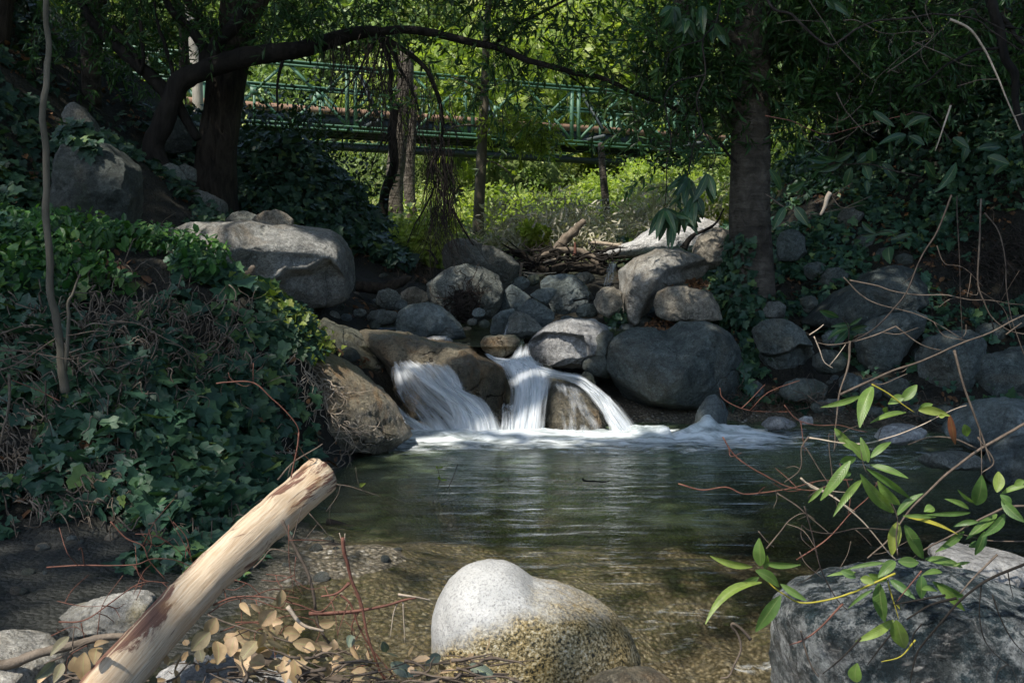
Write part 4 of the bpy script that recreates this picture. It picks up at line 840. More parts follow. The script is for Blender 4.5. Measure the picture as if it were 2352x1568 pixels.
BL([(880,78),(905,130),(930,180),(955,230),(965,270)], (9, 4)); BL([(870,80),(895,150),(898,220),(905,290),(890,330)], (12, 4)); BL([(870,80),(840,130),(800,200),(760,260)], (7, 2)); BL([(880,80),(860,150),(830,230),(835,280)], (6, 2))
BL([(860,72),(960,70),(1080,95),(1150,110),(1210,135),(1300,160),(1400,190),(1530,245),(1620,300),(1690,380)], (20, 5), dy=-1.)
BL([(1290,160),(1340,200),(1350,260)], (6, 2)); BL([(1130,110),(1180,60),(1260,20),(1350,-10)], (10, 5)); BL([(1010,340),(990,380),(1000,430),(960,500),(930,560)], (6, 2)); BL([(1010,440),(1050,500),(1090,560)], (6, 4)); BL([(900,300),(870,340),(850,400)], (4, 2))
rs = np.random.RandomState(3)
hang = MB()
for k in range(430):          # fine hanging twigs below the arch
    i = rs.randint(0, 5); base = [(880,90),(940,150),(1000,230),(1012,330),(1015,430)][i]
    x, y = base[0] + rs.uniform(-30, 30) + (rs.uniform(-130, 40) if i < 3 else 0), base[1] + rs.uniform(-20, 50); pts = [(x, y)]; dx = rs.uniform(-5, 5)
    for j in range(rs.randint(4, 9)): dx += rs.uniform(-6, 6); x += dx; y += rs.uniform(12, 34); pts.append((x, y))
    tube(hang, PL(pts, Y + rs.uniform(-.5, .5)), list(np.linspace(.0045, .0015, len(pts))), 3, 3)
e = mk_tree('arching_tree', 'black leaning tree whose long limb arches over the stream, bare twigs hanging from it', P(447, 520, Y), arch, 'barkb', 'leafg',
        np.vstack([ell(P(640, -70, Y), (2.0, 1.2, .75), 560), ell(P(1000, 5, Y), (1.6, 1.1, .42), 420), ell(P(330, 50, Y), (1., 1., .5), 160), ell(P(1230, 60, Y - .4), (1., .9, .42), 180), ell(P(1420, 170, Y - .8), (.9, .7, .4), 110), ell(P(1110, 170, Y), (.8, .8, .2), 60), ell(P(700, 50, Y), (1.2, 1., .25), 130), ell(P(1560, 270, Y - 1), (.5, .5, .3), 70), ell(P(1220, 250, Y - 1), (1.5, .8, .35), 120), ell(P(900, -420, Y - .3), (3.2, 2.4, 1.2), 900)]),
        rough=.12, seg=16, limbs=limbs, kw=dict(L=.095, W=.026))
hang.build('hanging_twigs', M['twigd'], e)
# ringed trunk right
Y = 8.9
mk_tree('alder_tree', 'grey trunk with ringed bark rising straight at the right, ivy at its foot', P(1725, 665, Y),
        [(PL([(1725,720),(1728,640),(1724,560),(1722,450),(1724,330),(1728,200),(1730,80),(1735,-60),(1745,-300),(1750,-600)], Y), [px_r(w, Y) for w in (112, 102, 96, 92, 88, 84, 80, 76, 66, 40)])],
        'barkg', 'leafg', np.vstack([ell(P(1650, -60, Y), (1.2, 1.2, .9), 620), ell(P(1600, 110, Y - .3), (.65, .7, .5), 200), ell(P(1800, 130, Y), (.8, .9, .8), 420), ell(P(2060, 60, Y), (1.4, 1.1, .9), 700), ell(P(1850, 300, Y + .3), (.5, .6, .5), 130), ell(P(1540, 330, Y - .6), (.35, .4, .4), 30), ell(P(1750, -550, Y), (3.2, 3, 1.6), 1300)]), rough=.05, seg=24,
        limbs=[(PL([(1730,120),(1640,60),(1560,0),(1500,-60)], Y), [.07, .05, .04, .03]), (PL([(1735,60),(1830,-10),(1950,-60),(2100,-80)], Y), [.08, .06, .05, .03]), (PL([(1725,250),(1640,230),(1580,260),(1540,330)], Y - .1), [.03, .02, .015, .008])], kw=dict(L=.105, W=.03))
Tb = P(1725, 715, Y); nn_ = 700; a_ = RS.rand(nn_) * 6.28; hz = RS.rand(nn_) ** 1.6 * .75; rr_ = .21 + .12 * RS.rand(nn_) * (1 - hz); kk = (hz < .25) | (np.cos(a_) < -.1); a_, hz, rr_ = a_[kk], hz[kk], rr_[kk]
Pn = Tb + np.stack([np.cos(a_) * rr_, np.sin(a_) * rr_, hz - .08], 1); mb = MB(); o_ = np.stack([np.cos(a_), np.sin(a_), 0 * a_ + .5], 1); leaves(mb, Pn, RS.randn(len(Pn), 3) * .5 + np.array([0, 0, -.7]), o_ + RS.randn(len(Pn), 3) * .3, .08, .08, 'ivy')
tag(mb.build('ivy', M['ivy'], smooth=False), 'ivy wrapped around the foot of the ringed trunk', 'ivy', kind='stuff')
# slim trunk in the middle distance
Y = 17.
mk_tree('slim_tree', 'slim pale trunk in the middle distance with a spray of lime green leaves', P(1098, 560, Y),
        [(PL([(1098,570),(1100,480),(1106,350),(1112,240),(1116,120),(1122,0),(1125,-200)], Y), [px_r(w, Y) for w in (30, 25, 23, 20, 17, 14, 8)])], 'sapling', 'lime',
        np.vstack([ell(P(1180, 285, Y), (.75, .6, .16), 130, thr=-2), ell(P(1240, 320, Y), (.45, .4, .13), 60, thr=-2), ell(P(1000, 210, Y), (1.1, .8, .4), 100), ell(P(1120, 120, Y), (1.2, 1, .6), 110)]), rough=.06,
        limbs=[(PL([(1108,205),(1070,190),(1040,175)], Y), [.03, .02, .01]), (PL([(1106,290),(1060,290),(1010,310)], Y), [.025, .015, .01]), (PL([(1106,375),(1130,370),(1170,400),(1190,450)], Y), [.02, .015, .01, .008])], kw=dict(L=.10, W=.035, gapf=False, tw=.4, nl=14))
# further trunks
FT = [('pale mottled trunk seen left of the big dark one, far off', [(455,235),(450,150),(440,60),(430,-60)], 24, 19., 'barkp'), ('pale round trunk on top of the left bank with knots', [(208,110),(206,40),(200,-60)], 42, 11.5, 'barkg'),
      ('wide pale trunk behind the ivy mound, left of a pair', [(910,520),(905,440),(915,330),(930,200),(935,120)], 40, 21., 'barkg'), ('wide pale trunk behind the ivy mound, right of a pair', [(948,510),(940,430),(942,330),(950,200)], 26, 22., 'barkg'),
      ('dark crooked trunk in front of the pale pair by the ivy mound', [(880,500),(885,440),(905,380),(900,300),(910,240)], 22, 16., 'barkb'),
      ('dark stub of a trunk rising from the pale dry brush, far right of the stream', [(1398,540),(1393,480),(1385,400),(1380,330)], 17, 19., 'barkg')]
for lb, pts, w, Yt, bk in FT:
    base = P(*pts[0], Yt); zt = down(base[0], base[1])[0][2]; pp = PL(pts, Yt)
    if zt < base[2]: pp = [np.array([base[0], base[1], zt - .1])] + pp
    e = tag(empty('tree', pp[0]), lb, 'tree'); mb = MB(); tube(mb, np.array(pp), [px_r(w, Yt)] * (len(pp) - 1) + [px_r(w * .8, Yt)], 14, 6, .08); mb.build('trunk', M[bk], e)
    if pts[-1][1] < 100:
        ml, mt = MB(), MB(); c = pp[-1] + np.array([0, 0, .8]); sprays(ml, mt, ell(c, (1.5, 1.5, 1.2), 160), gapf=False, L=.12, W=.04); ml.build('crown', M['mid'], e, smooth=False)
# ------------------------------------------------------------------ hillside and middle distance plants
def crown_mesh(n, L, W, lobes, seed, kind='quad', flat=.8):
    r = np.random.RandomState(seed); mb = MB(); cs = [np.zeros(3)] + [nrmz(r.randn(3)) * np.array([.6, .6, .45]) for _ in range(lobes)]
    for c in cs:
        k = n // len(cs); R_ = r.uniform(.35, .6); q = nrmz(r.randn(k, 3)) * (.55 + .45 * r.rand(k, 1)) * R_; q[:, 2] *= flat; Q = c + q
        Q = Q[fbm(Q * 3.2 + seed, seed, 3) > -.25]; k = len(Q); o = nrmz(Q - c)
        D = nrmz(o * .5 + r.randn(k, 3) * .8 + np.array([0, 0, -.3])); Nn = o * .7 + r.randn(k, 3) * .5 + np.array([0, 0, .5]); s = r.uniform(.6, 1.3, k)
        clump = np.clip(.5 + .6 * fbm(Q * 4 + 9, seed + 3, 2), 0, 1)
        leaves(mb, Q, D, Nn, L * s, W * s, kind, np.clip(clump * .6 + r.rand(k) * .4, 0, 1))
    return mb
def scatter(name, part, protos, items, label, cat, group, trunk=None, tmat=None):
    made = {}
    for x, y, z, s, k in items:
        e = empty(name, (x, y, z)); tag(e, label, cat, group)
        if k not in made:
            n_, L, W, lobes, mt_, kd = protos[k]; o = crown_mesh(n_, L, W, lobes, 50 + k, kd).build(part, M[mt_]); tt = None
            if trunk: mb = MB(); tube(mb, [(0, 0, -trunk), (.04, .02, -trunk * .5), (0, 0, 0), (.05, 0, .4)], [.05, .04, .035, .015], 7, 4, .1); tt = mb.build('trunk', M[tmat])
            made[k] = (o, tt)
        else:
            o, tt = made[k]; o = o.copy(); COL.objects.link(o)
            if tt: tt = tt.copy(); COL.objects.link(tt)
        h = (trunk or .25) * s
        for q in (o, tt):
            if q: q.parent = e; q.location = (0, 0, h); q.scale = (s, s, s); q.rotation_euler = (0, 0, RS.uniform(0, 6.28)) if q is o else (0, 0, 0)
rs = np.random.RandomState(8); it = []
for gx in np.arange(-34, 36, 4.2):
    for gy in np.arange(36, 86, 4.6):
        x, y = gx + rs.uniform(-1.6, 1.6), gy + rs.uniform(-1.8, 1.8)
        if abs(x) > y * .62 or y > 80: continue
        it.append((x, y, float(H(np.array([x]), np.array([y]))[0]), rs.uniform(3.0, 4.6), rs.choice([0, 1, 2], p=[.42, .3, .28])))
scatter('hillside_tree', 'crown', [(9000, .075, .05, 9, 'sunny', 'quad'), (9000, .07, .045, 10, 'mid', 'quad'), (8000, .08, .05, 9, 'lime', 'quad')], it, 'leafy tree on the hillside behind the bridge, one of many alike', 'tree', 'trees on the hillside behind the bridge', trunk=.5, tmat='barkp')
it = []
for k in range(120):
    x = rs.uniform(-9, 11); y = rs.uniform(19, 36)
    if 0 and abs(x) > y: continue
    it.append((x, y, float(H(np.array([x]), np.array([y]))[0]) - .1, rs.uniform(.6, 1.5), rs.choice([0, 1, 2], p=[.45, .25, .3])))
scatter('undergrowth_bush', 'foliage', [(2600, .11, .05, 6, 'sunny', 'quad'), (2600, .10, .05, 6, 'mid', 'quad'), (2600, .10, .06, 6, 'lime', 'quad')], it, 'sunlit green bush beneath the bridge, one of many alike', 'bush', 'bushes beneath and beyond the bridge')
it = []
for k in range(34): x = rs.uniform(-.2, 3.4); y = rs.uniform(14, 19); it.append((x, y, float(H(np.array([x]), np.array([y]))[0]) - .1, rs.uniform(.55, 1.05), 0))
scatter('dry_brush', 'foliage', [(1500, .12, .035, 6, 'palebrush', 'lance')], it, 'pale dried brush behind the driftwood pile, one of many alike', 'bush', 'pale dry brush behind the driftwood')
for lb, px, py, Yb, s, mt_ in [('low bright lime green clump of leaves left of the domed boulder', 965, 560, 12.6, .55, 'lime'), ('small lime green clump behind the driftwood pile, left of the broken log', 1225, 540, 14., .25, 'lime'), ('dense dark bush at the top of the ivy mound, by the bridge', 700, 330, 15., 1.6, 'leafd'), ('bright green bush right of the white sunlit boulder', 1680, 500, 14.5, .8, 'lime')]:
    c = P(px, py, Yb); z = down(c[0], c[1])[0][2]; e = tag(empty('leafy_bush', (c[0], c[1], z)), lb, 'bush'); mb = crown_mesh(5200, .11 / s * .8, .05 / s * .8, 7, 77 + px, 'oval'); V = [v * s for v in mb.V]; mb.V = [v + np.array([c[0], c[1], max(c[2], z)]) for v in V]; mb.build('foliage', M[mt_], e)
# dark shrubs and trees high on both banks
def bank_tree(lb, px, Yb, r, h, n, mt_='leafd', trunk_w=.09, name='bank_tree', zc=None, gapf=True):
    x = (px - 1176) / F * Yb; z = down(x, Yb)[0][2]; c = (x, Yb, z + h if zc is None else zc)
    mk_tree(name, lb, (x, Yb, z), [([(x, Yb, z - .1), (x + .1, Yb + .05, z + h * .5), (x - .05, Yb, z + h * .9), (x, Yb, z + h * 1.3)], [trunk_w, trunk_w * .8, trunk_w * .6, .02])], 'barkd', mt_, ell(c, r, n, thr=-.4, sd=int(px) % 50), kw=dict(L=.12, W=.04, gapf=gapf, tw=.4, nl=12))
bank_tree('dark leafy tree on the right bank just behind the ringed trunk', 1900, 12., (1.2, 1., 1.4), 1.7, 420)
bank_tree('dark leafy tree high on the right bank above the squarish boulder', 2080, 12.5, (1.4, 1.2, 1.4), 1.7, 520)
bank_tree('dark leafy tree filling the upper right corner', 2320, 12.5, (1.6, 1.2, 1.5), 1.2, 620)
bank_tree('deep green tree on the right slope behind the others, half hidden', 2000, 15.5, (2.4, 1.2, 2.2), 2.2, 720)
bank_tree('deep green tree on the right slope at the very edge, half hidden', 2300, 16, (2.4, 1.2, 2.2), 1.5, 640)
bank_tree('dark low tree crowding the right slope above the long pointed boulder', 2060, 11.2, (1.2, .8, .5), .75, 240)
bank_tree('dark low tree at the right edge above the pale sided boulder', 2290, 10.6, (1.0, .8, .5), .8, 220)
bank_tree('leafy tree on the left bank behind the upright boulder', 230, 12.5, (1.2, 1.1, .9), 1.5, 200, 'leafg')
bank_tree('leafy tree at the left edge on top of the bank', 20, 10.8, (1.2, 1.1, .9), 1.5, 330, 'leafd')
bank_tree('leafy tree behind the arching tree, its green crown reaching the bridge', 420, 16, (1.5, 1.2, 1.), 2.6, 130, 'mid', gapf=False)
# unseen trees added around the viewpoint so their crowns shade the stream
CT = [(-4.6, 3.2), (-6, -3), (-3.2, -5.5), (1.5, -6.5), (5.5, -4), (-8, 2), (7.5, 1.5), (-8.5, 7), (8, 6), (-6.5, 11.5), (8.5, 11), (5.5, 14.5)]
ctl = ['tall tree on the left bank just outside the view, nearest the pool', 'tall tree standing behind the viewpoint at the far left', 'tall tree behind the viewpoint, near the left', 'tall tree directly behind the viewpoint', 'tall tree behind the viewpoint at the right', 'tall tree on the left bank beside the viewpoint', 'tall tree on the right bank beside the viewpoint', 'tall tree on the left bank level with the pool', 'tall tree on the right bank level with the pool', 'tall tree on the left bank above the falls', 'tall tree on the right bank above the falls', 'tall tree on the right bank below the bridge']
CAN = []
for k, (x, y) in enumerate(CT):
    z = float(H(np.array([x]), np.array([y]))[0]); e = tag(empty('canopy_tree', (x, y, z)), ctl[k], 'tree'); ht = 9.6
    mb = MB(); tube(mb, [(x, y, z - .2), (x + .1, y, z + 2), (x * .95, y, z + (ht - z) * .7), (x * .85, y, ht + .5)], [.24, .2, .16, .06], 12, 5, .1); mb.build('trunk', M['barkd'], e)
    dx = -np.sign(x) * (2.4 if y < 0 else 3.4); c = np.array([x + dx, y + .6, 8.4 + .5 * (k % 3)])
    for j in range(6): mb = MB(); a = j * 1.05 + k; q = c + np.array([math.cos(a) * 2.9, math.sin(a) * 2.9, RS.uniform(-.6, .6)]); tube(mb, [(x * .93, y, ht * .72), (c + np.array([x * .95, y, ht])) / 2 * 1., q], [.09, .06, .02], 6, 5, .05); mb.build('branch', M['barkd'], e)
    n = int(21000 * CAN_D); q = nrmz(RS.randn(n, 3)) * RS.rand(n, 1) ** (1 / 3.) * np.array([4.9, 4.4, 1.3]); Q = c + q
    Q = Q[(Q[:, 2] > np.maximum(6.2, 1.9 + .3 * Q[:, 1] + .6)) & (fbm(Q * .9, 4, 3) > -.95)]; Q = Q[keep(Q)]; n = len(Q)
    mb = MB(); leaves(mb, Q, rdir(n, -.2), RS.randn(n, 3) * .4 + np.array([0, 0, 1.]), RS.uniform(.12, .22, n), RS.uniform(.07, .11, n), 'oval'); mb.build('crown', M['leafg'], e, smooth=False)
# ------------------------------------------------------------------ ivy, ground plants, litter
def ground_leaves(name, label, cat, m, x0, x1, y0, y1, n, L, W, kind, thr=-.2, fq=1.6, sd=1, zmin=.06, lift=(.01, .1), up=.5, mask=None, gap_=None):
    x, y = RS.uniform(x0, x1, n), RS.uniform(y0, y1, n); q = np.stack([x, y, 0 * x], -1)
    k = fbm(q * fq, sd, 4) > thr + .25 * RS.randn(n) * .4; x, y = x[k], y[k]
    z = H(x, y); k = z > zmin
    if mask is not None: k &= mask(x, y, z)
    x, y, z = x[k], y[k], z[k]; n = len(x); N = HN(x, y); Pn = np.stack([x, y, z], -1) + N * RS.uniform(*lift, (n, 1))
    Nn = N * (1 - up) + np.array([0, -.35, 1.]) * up + RS.randn(n, 3) * .3
    D = RS.randn(n, 3) * .55 + N * 0 + np.array([0, -.5, -.6]); s = .42 + 1.05 * RS.rand(n) ** 1.5; nl_ = vn(np.stack([x, y, z], -1) * 1.7 + 3, 5) * .18 + 1; s = s * nl_
    mb = MB(); leaves(mb, Pn, D, Nn, L * s, W * s * RS.uniform(.7, 1.2, n), kind, np.clip(RS.rand(n) ** 1.3, 0, 1))
    return tag(mb.build(name, M[m], smooth=False), label, cat, kind='stuff')
lit = lambda x, y, z: fbm(np.stack([x, y, z], -1) * 1.1 + 40, 60, 3) < .6
ground_leaves('ivy', 'glossy dark ivy carpeting the left bank down to the pool', 'ivy', 'ivy', -5.2, -.95, 4.1, 7.6, 19000, .10, .10, 'ivy', -.42, fq=2.2, mask=lambda x, y, z: lit(x, y, z) & (x / y < -.205 - .03 * (y < 5.2)))
ground_leaves('ivy', 'ivy climbing the steep upper left bank around the boulders', 'ivy', 'ivy', -9, -1.9, 7.4, 14, 22000, .10, .10, 'ivy', -.1, mask=lit)
ground_leaves('ivy', 'ivy spreading over the shady right bank between the boulders', 'ivy', 'ivy', 1.5, 9, 7.3, 15, 46000, .085, .085, 'ivy', -.2, mask=lambda x, y, z: (y > 8.4) | (RS.rand(len(x)) < .3), lift=(.01, .08))
ground_leaves('ivy', 'thick dark ivy covering the high slope at the right edge', 'ivy', 'ivy', 3.6, 9, 9.3, 14, 14000, .09, .09, 'ivy', -.8, lift=(.01, .12), sd=41)
ground_leaves('ivy', 'dark ivy smothering the round mound below the bridge', 'ivy', 'ivy', -4.2, -1.2, 11.2, 14.2, 10000, .10, .10, 'ivy', -.9, lift=(.01, .2))
ground_leaves('periwinkle', 'bright green periwinkle leaves on top of the left bank', 'ground cover', 'vinca', -3.9, -1.75, 5.4, 7.1, 10000, .062, .036, 'oval', -.35, lift=(.04, .2), up=.8, sd=9, mask=lambda x, y, z: (x / y < -.30) & (y < 6.7))
ground_leaves('ivy', 'loose ivy trailing from the bank over the mud behind the log', 'ivy', 'ivy', -2.3, -1.0, 3.6, 4.5, 950, .075, .075, 'ivy', -.1, zmin=0., sd=14, lift=(.01, .05))
ground_leaves('clover', 'small yellow green leaves edging the ledge on the left bank', 'ground cover', 'lime', -1.75, -1.25, 5.9, 7.0, 420, .045, .045, 'ivy', .1, lift=(.05, .14), up=.8, sd=9)
ground_leaves('fallen_leaves', 'brown fallen leaves between the ivy on the left bank', 'leaf litter', 'litter', -7, -1., 4.2, 13, 9000, .08, .05, 'oval', .0, lift=(.0, .03), sd=22)
ground_leaves('fallen_leaves', 'brown fallen leaves between the stones of the right bank', 'leaf litter', 'litter', 1.3, 8, 7.1, 13, 9000, .07, .045, 'oval', .0, lift=(.0, .03), sd=25)
ground_leaves('ground_cover', 'low lime green plants covering the flat ground below the bridge', 'ground cover', 'lime', -4, 6, 14.5, 26, 16000, .12, .06, 'quad', .05, lift=(.02, .3), sd=31)
ground_leaves('ground_cover', 'mixed low green plants under the trees beyond the bridge', 'ground cover', 'mid', -12, 14, 15, 36, 16000, .14, .07, 'quad', -.1, lift=(.02, .35), sd=35)
def pix_leaves(label, tg, poly, n, L, W, m='ivy', kind='ivy', off=(.01, .07), name='ivy_strand', cat='ivy', kd='stuff'):
    pp = np.array(cr(tg, poly)); x0, y0 = pp.min(0); x1, y1 = pp.max(0); Pn = []; Nn = []
    while n > 0:
        x, y = RS.uniform(x0, x1), RS.uniform(y0, y1); n -= 1
        if not inpoly(np.array([x]), np.array([y]), pp)[0]: continue
        h, nn = hit(x, y)
        if h is None or h[1] > 16: continue
        Pn.append(h + nn * RS.uniform(*off)); Nn.append(nn)
    Pn = np.array(Pn); Nn = np.array(Nn); k = len(Pn); s = RS.uniform(.6, 1.2, k); mb = MB()
    leaves(mb, Pn, RS.randn(k, 3) * .5 + np.array([0, -.3, -.7]), Nn * .5 + np.array([0, -.4, .5]) + RS.randn(k, 3) * .25, L * s, W * s, kind)
    return tag(mb.build(name, M[m], smooth=False), label, cat, kind=kd)
pix_leaves('strand of ivy hanging from the ringed trunk down between the boulders', 'F', [(340,430),(450,395),(590,400),(600,560),(700,600),(690,700),(600,820),(650,1000),(620,1160),(540,1170),(540,1000),(560,880),(470,800),(420,700),(370,560)], 1100, .085, .085)
pix_leaves('ivy covering the steep face of the left bank beside the ledge', 'X', [(500,700),(600,740),(660,850),(690,980),(620,1010),(540,1000),(500,850)], 330, .09, .09)
pix_leaves('ivy creeping over the upright pale topped boulder', 'A', [(380,790),(520,790),(640,900),(600,1010),(480,960),(380,900)], 300, .09, .09)
pix_leaves('tuft of ivy beside the tilted slab boulder', 'E', [(1780,720),(1890,650),(1930,760),(1870,830),(1790,790)], 200, .07, .07)
pix_leaves('ivy hanging below the biggest boulder onto the ledge', 'D', [(1560,640),(1900,640),(2000,730),(1960,860),(2060,1000),(1950,1010),(1800,900),(1650,800)], 420, .085, .085)
pix_leaves('brown leaves lying on the pill shaped boulder and blocky rock', 'F', [(200,480),(340,450),(360,520),(200,520)], 120, .06, .04, 'litter', 'oval', (.0, .02), 'fallen_leaves', 'leaf litter')
pix_leaves('brown leaves caught between the heart shaped and the pill shaped boulders', 'E', [(2000,720),(2100,710),(2200,770),(2180,810),(2050,790)], 120, .06, .04, 'litter', 'oval', (.0, .03), 'fallen_leaves', 'leaf litter')
# dry strands and roots draped on surfaces
def strands(label, tg, starts, n, steps, dirv, spread, r, m, name='dry_roots', cat='roots', off=.02, curl=5.):
    mb = MB(); s = cr(tg, starts)
    for k in range(n):
        i = RS.randint(len(s) - 1); t = RS.rand(); x = s[i][0] * (1 - t) + s[i + 1][0] * t + RS.randn() * spread; y = s[i][1] * (1 - t) + s[i + 1][1] * t + RS.randn() * spread
        a = math.atan2(dirv[1], dirv[0]) + RS.randn() * .5; st = math.hypot(*dirv) * RS.uniform(.5, 1.2); pts = []
        for j in range(steps):
            h, nn = hit(x, y)
            if h is None or (pts and abs(h[1] - pts[-1][1]) > .35): break
            pts.append(h + nn * off * RS.uniform(.2, 1.8)); a += RS.randn() * curl / 12; x += math.cos(a) * st; y += math.sin(a) * st
        if len(pts) > 2: tube(mb, pts, list(np.linspace(r, r * .4, len(pts))), 3, 3, rnd=RS.rand())
    if mb.n: tag(mb.build(name, M[m]), label, cat, kind='stuff')
strands('pale dry roots hanging over the slanting ledge', 'D', [(1880,920),(1960,1060),(2040,1200),(2150,1400),(2250,1540)], 70, 8, (5, 14), 14, .0035, 'twigp')
strands('tangle of dry roots at the foot of the slanting ledge', 'G', [(1500,120),(1650,100),(1850,120),(2050,60)], 30, 7, (10, 5), 14, .0035, 'twigp')
strands('dry twigs and roots on the bank behind the log', 'G', [(0,100),(200,200),(500,250),(900,350),(1500,300)], 330, 8, (14, 3), 60, .005, 'drift', 'dry_twigs', 'twigs', .04)
strands('dry twigs lying over the ivy of the left bank', 'D', [(0,1000),(400,900),(800,850),(1300,1000)], 240, 9, (16, 5), 70, .005, 'drift', 'dry_twigs', 'twigs', .08)
strands('dead twigs and roots at the waterline of the right bank', 'F', [(450,1250),(800,1280),(1200,1300),(1700,1330)], 150, 7, (16, 2), 16, .0045, 'twig', 'dry_twigs', 'twigs', .05)
strands('fine roots under the ivy mound', 'E', [(450,350),(550,400),(620,450)], 120, 6, (2, 12), 12, .004, 'twig')
strands('twigs and roots strewn over the upper right slope', 'F', [(1900,400),(2100,300),(2352,300),(2200,600)], 160, 7, (16, 5), 40, .005, 'twigd', 'dry_twigs', 'twigs', .05)
# ------------------------------------------------------------------ driftwood
def logthing(name, label, pts, tg, Y, w, m='drift', cat='log', seg=12, rough=.12, dy=0., parts=None, group=None):
    q = PL(pts, Y, tg, dy); ws = w if isinstance(w, (list, tuple)) else [w] * len(q)
    Ys = [p[1] for p in q]; mb = MB(); tube(mb, q, [px_r(a / (K if tg != 'X' else 1), yy) for a, yy in zip(ws, Ys)], seg, 6, rough, wob=.01, fq=3.)
    return tag(mb.build(name, M[m], loc=q[0]), label, cat, group)
logthing('broken_log', 'broken grey log sticking up from the driftwood pile', [(1420,330),(1500,240),(1570,170),(1640,105)], 'E', 12.2, [30, 62, 58, 40], rough=.3)
logthing('driftwood_log', 'rotten dark log lying behind the round dark stone', [(180,520),(330,525),(450,500),(520,470)], 'E', 9.9, [60, 80, 70, 40], 'barkd', rough=.3)
logthing('driftwood_log', 'short broken stump poking out of the ivy against the biggest boulder', [(1380,520),(1470,520),(1540,490),(1590,440),(1612,392)], 'D', 7.15, [40, 60, 66, 58, 36], rough=.25)
logthing('driftwood_log', 'bare orange brown log beside the white sunlit boulder', [(1660,240),(1760,245),(1870,258)], 'E', 12.3, [20, 26, 16], 'twigp')
logthing('driftwood_log', 'thick dark root arching through the driftwood pile', [(1330,350),(1400,310),(1500,290),(1620,300),(1700,350),(1740,390)], 'E', 11.8, [20, 36, 40, 44, 50, 40], 'drift')
logthing('driftwood_log', 'dark wet log low in the driftwood pile', [(1160,300),(1230,310),(1300,360),(1400,430),(1500,440)], 'E', 11.6, [30, 44, 50, 50, 30], 'barkd')
logthing('driftwood_log', 'dark wet log crossing under the thick root', [(1380,430),(1500,400),(1640,400),(1760,430)], 'E', 11.5, [40, 60, 70, 50], 'barkd')
logthing('branch', 'pale stick lying level in the driftwood pile', [(1240,430),(1340,440),(1460,432)], 'E', 11., [10, 11, 6], 'twigp', 'stick')
logthing('branch', 'pale stick slanting down right in the driftwood pile', [(1250,445),(1300,465),(1360,490)], 'E', 10.9, [10, 8, 5], 'twigp', 'stick')
logthing('branch', 'pale upright stick in front of the driftwood pile', [(1240,370),(1230,440),(1235,500),(1255,550)], 'E', 10.8, [18, 16, 16, 12], 'drift', 'stick')
logthing('branch', 'pale forked stick rising behind the dark root', [(1375,370),(1430,350),(1530,335)], 'E', 11.4, [12, 10, 6], 'twigp', 'stick')
logthing('branch', 'reddish broken stub standing on the dark root', [(1570,325),(1576,290),(1572,240)], 'E', 11.5, [22, 20, 12], 'twigr', 'stick')
logthing('branch', 'dark curved branch leaning on the domed boulder', [(700,380),(680,340),(650,300),(620,290)], 'E', 10., [20, 16, 12, 6], 'barkb', 'stick')
logthing('branch', 'dark stick caught across the large pale blue boulder', [(1565,615),(1620,603),(1680,594)], 'E', 9.3, [14, 11, 5], 'barkb', 'stick')
logthing('branch', 'black branch curling out over the white sunlit boulder', [(1700,330),(1760,300),(1820,270)], 'E', 11.9, [14, 10, 5], 'barkb', 'stick')
logthing('branch', 'black gnarled branch between the ringed trunk and the white boulder', [(180,280),(210,230),(250,190),(320,160),(390,110),(440,30)], 'F', 9.9, [50, 34, 26, 20, 14, 8], 'barkb', 'branch')
rs = np.random.RandomState(12); mb = MB()
for k in range(170):
    x, y = rs.uniform(1170, 1860), rs.uniform(290, 430); q = [cr('E', [(x, y)])[0]]; a = rs.choice([0, math.pi]) + rs.randn() * 1.0; pts = []; Y = rs.uniform(11.3, 12.6)
    for j in range(5): q.append((q[-1][0] + math.cos(a) * 11, q[-1][1] + math.sin(a) * 7)); a += rs.randn() * .4
    tube(mb, [P(*p, Y) for p in q], list(np.linspace(rs.uniform(.008, .022), .004, 6)), 4, 2, rnd=rs.rand())
tag(mb.build('debris', M['barkb']), 'heap of dark twigs packed into the driftwood pile', 'debris', kind='stuff')
strands('clump of brown roots caught on the big rounded boulder', 'E', [(780,600),(860,560),(900,620),(840,680)], 160, 7, (6, 6), 9, .006, 'twigd', 'root_clump', 'roots', .06, 9.)
# ------------------------------------------------------------------ foreground branches and leaves
def blade(mb, b, t, w, Y, Yt=None, bend=None, rnd=.5, tg='I', wpx=None, roll=None):
    (bx, by), (tx, ty) = cr(tg, [b, t]); Yt = Yt or Y; B, T = P(bx, by, Y), P(tx, ty, Yt); L = np.linalg.norm(T - B); d = (T - B) / L
    view = nrmz(np.array([0, 0, CAMZ]) - B); roll = RS.uniform(-.5, .5) if roll is None else roll
    s = nrmz(np.cross(d, view)); n = nrmz(np.cross(s, d))
    if n[2] < 0: pass
    s, n = s * math.cos(roll) + n * math.sin(roll), n * math.cos(roll) - s * math.sin(roll)
    W = (w / (K if tg != 'X' else 1)) * Y / F / max(.5, math.cos(roll)); bend = RS.uniform(-.12, .12) if bend is None else bend
    m = 10; ts = np.linspace(0, 1, m); V = []; uv = []
    for q in ts:
        pw = .04 + math.sin(math.pi * min(1, q * .97 + .015) ** .92) ** .85 * (1 - .25 * q); c = B + d * L * q + s * bend * L * 4 * q * (1 - q) * .5 - np.array([0, 0, 1]) * .06 * L * q * q + n * .07 * L * math.sin(q * 3)
        for sd in (-1, -.5, 0, .5, 1): V.append(c + s * sd * W / 2 * pw + n * (abs(sd) ** 1.3) * W * .16 * pw); uv.append((q, sd))
    F4 = [[i * 5 + j, i * 5 + j + 1, i * 5 + j + 6, i * 5 + j + 5] for i in range(m - 1) for j in range(4)]
    mb.add(V, np.array(F4), rnd, uv)
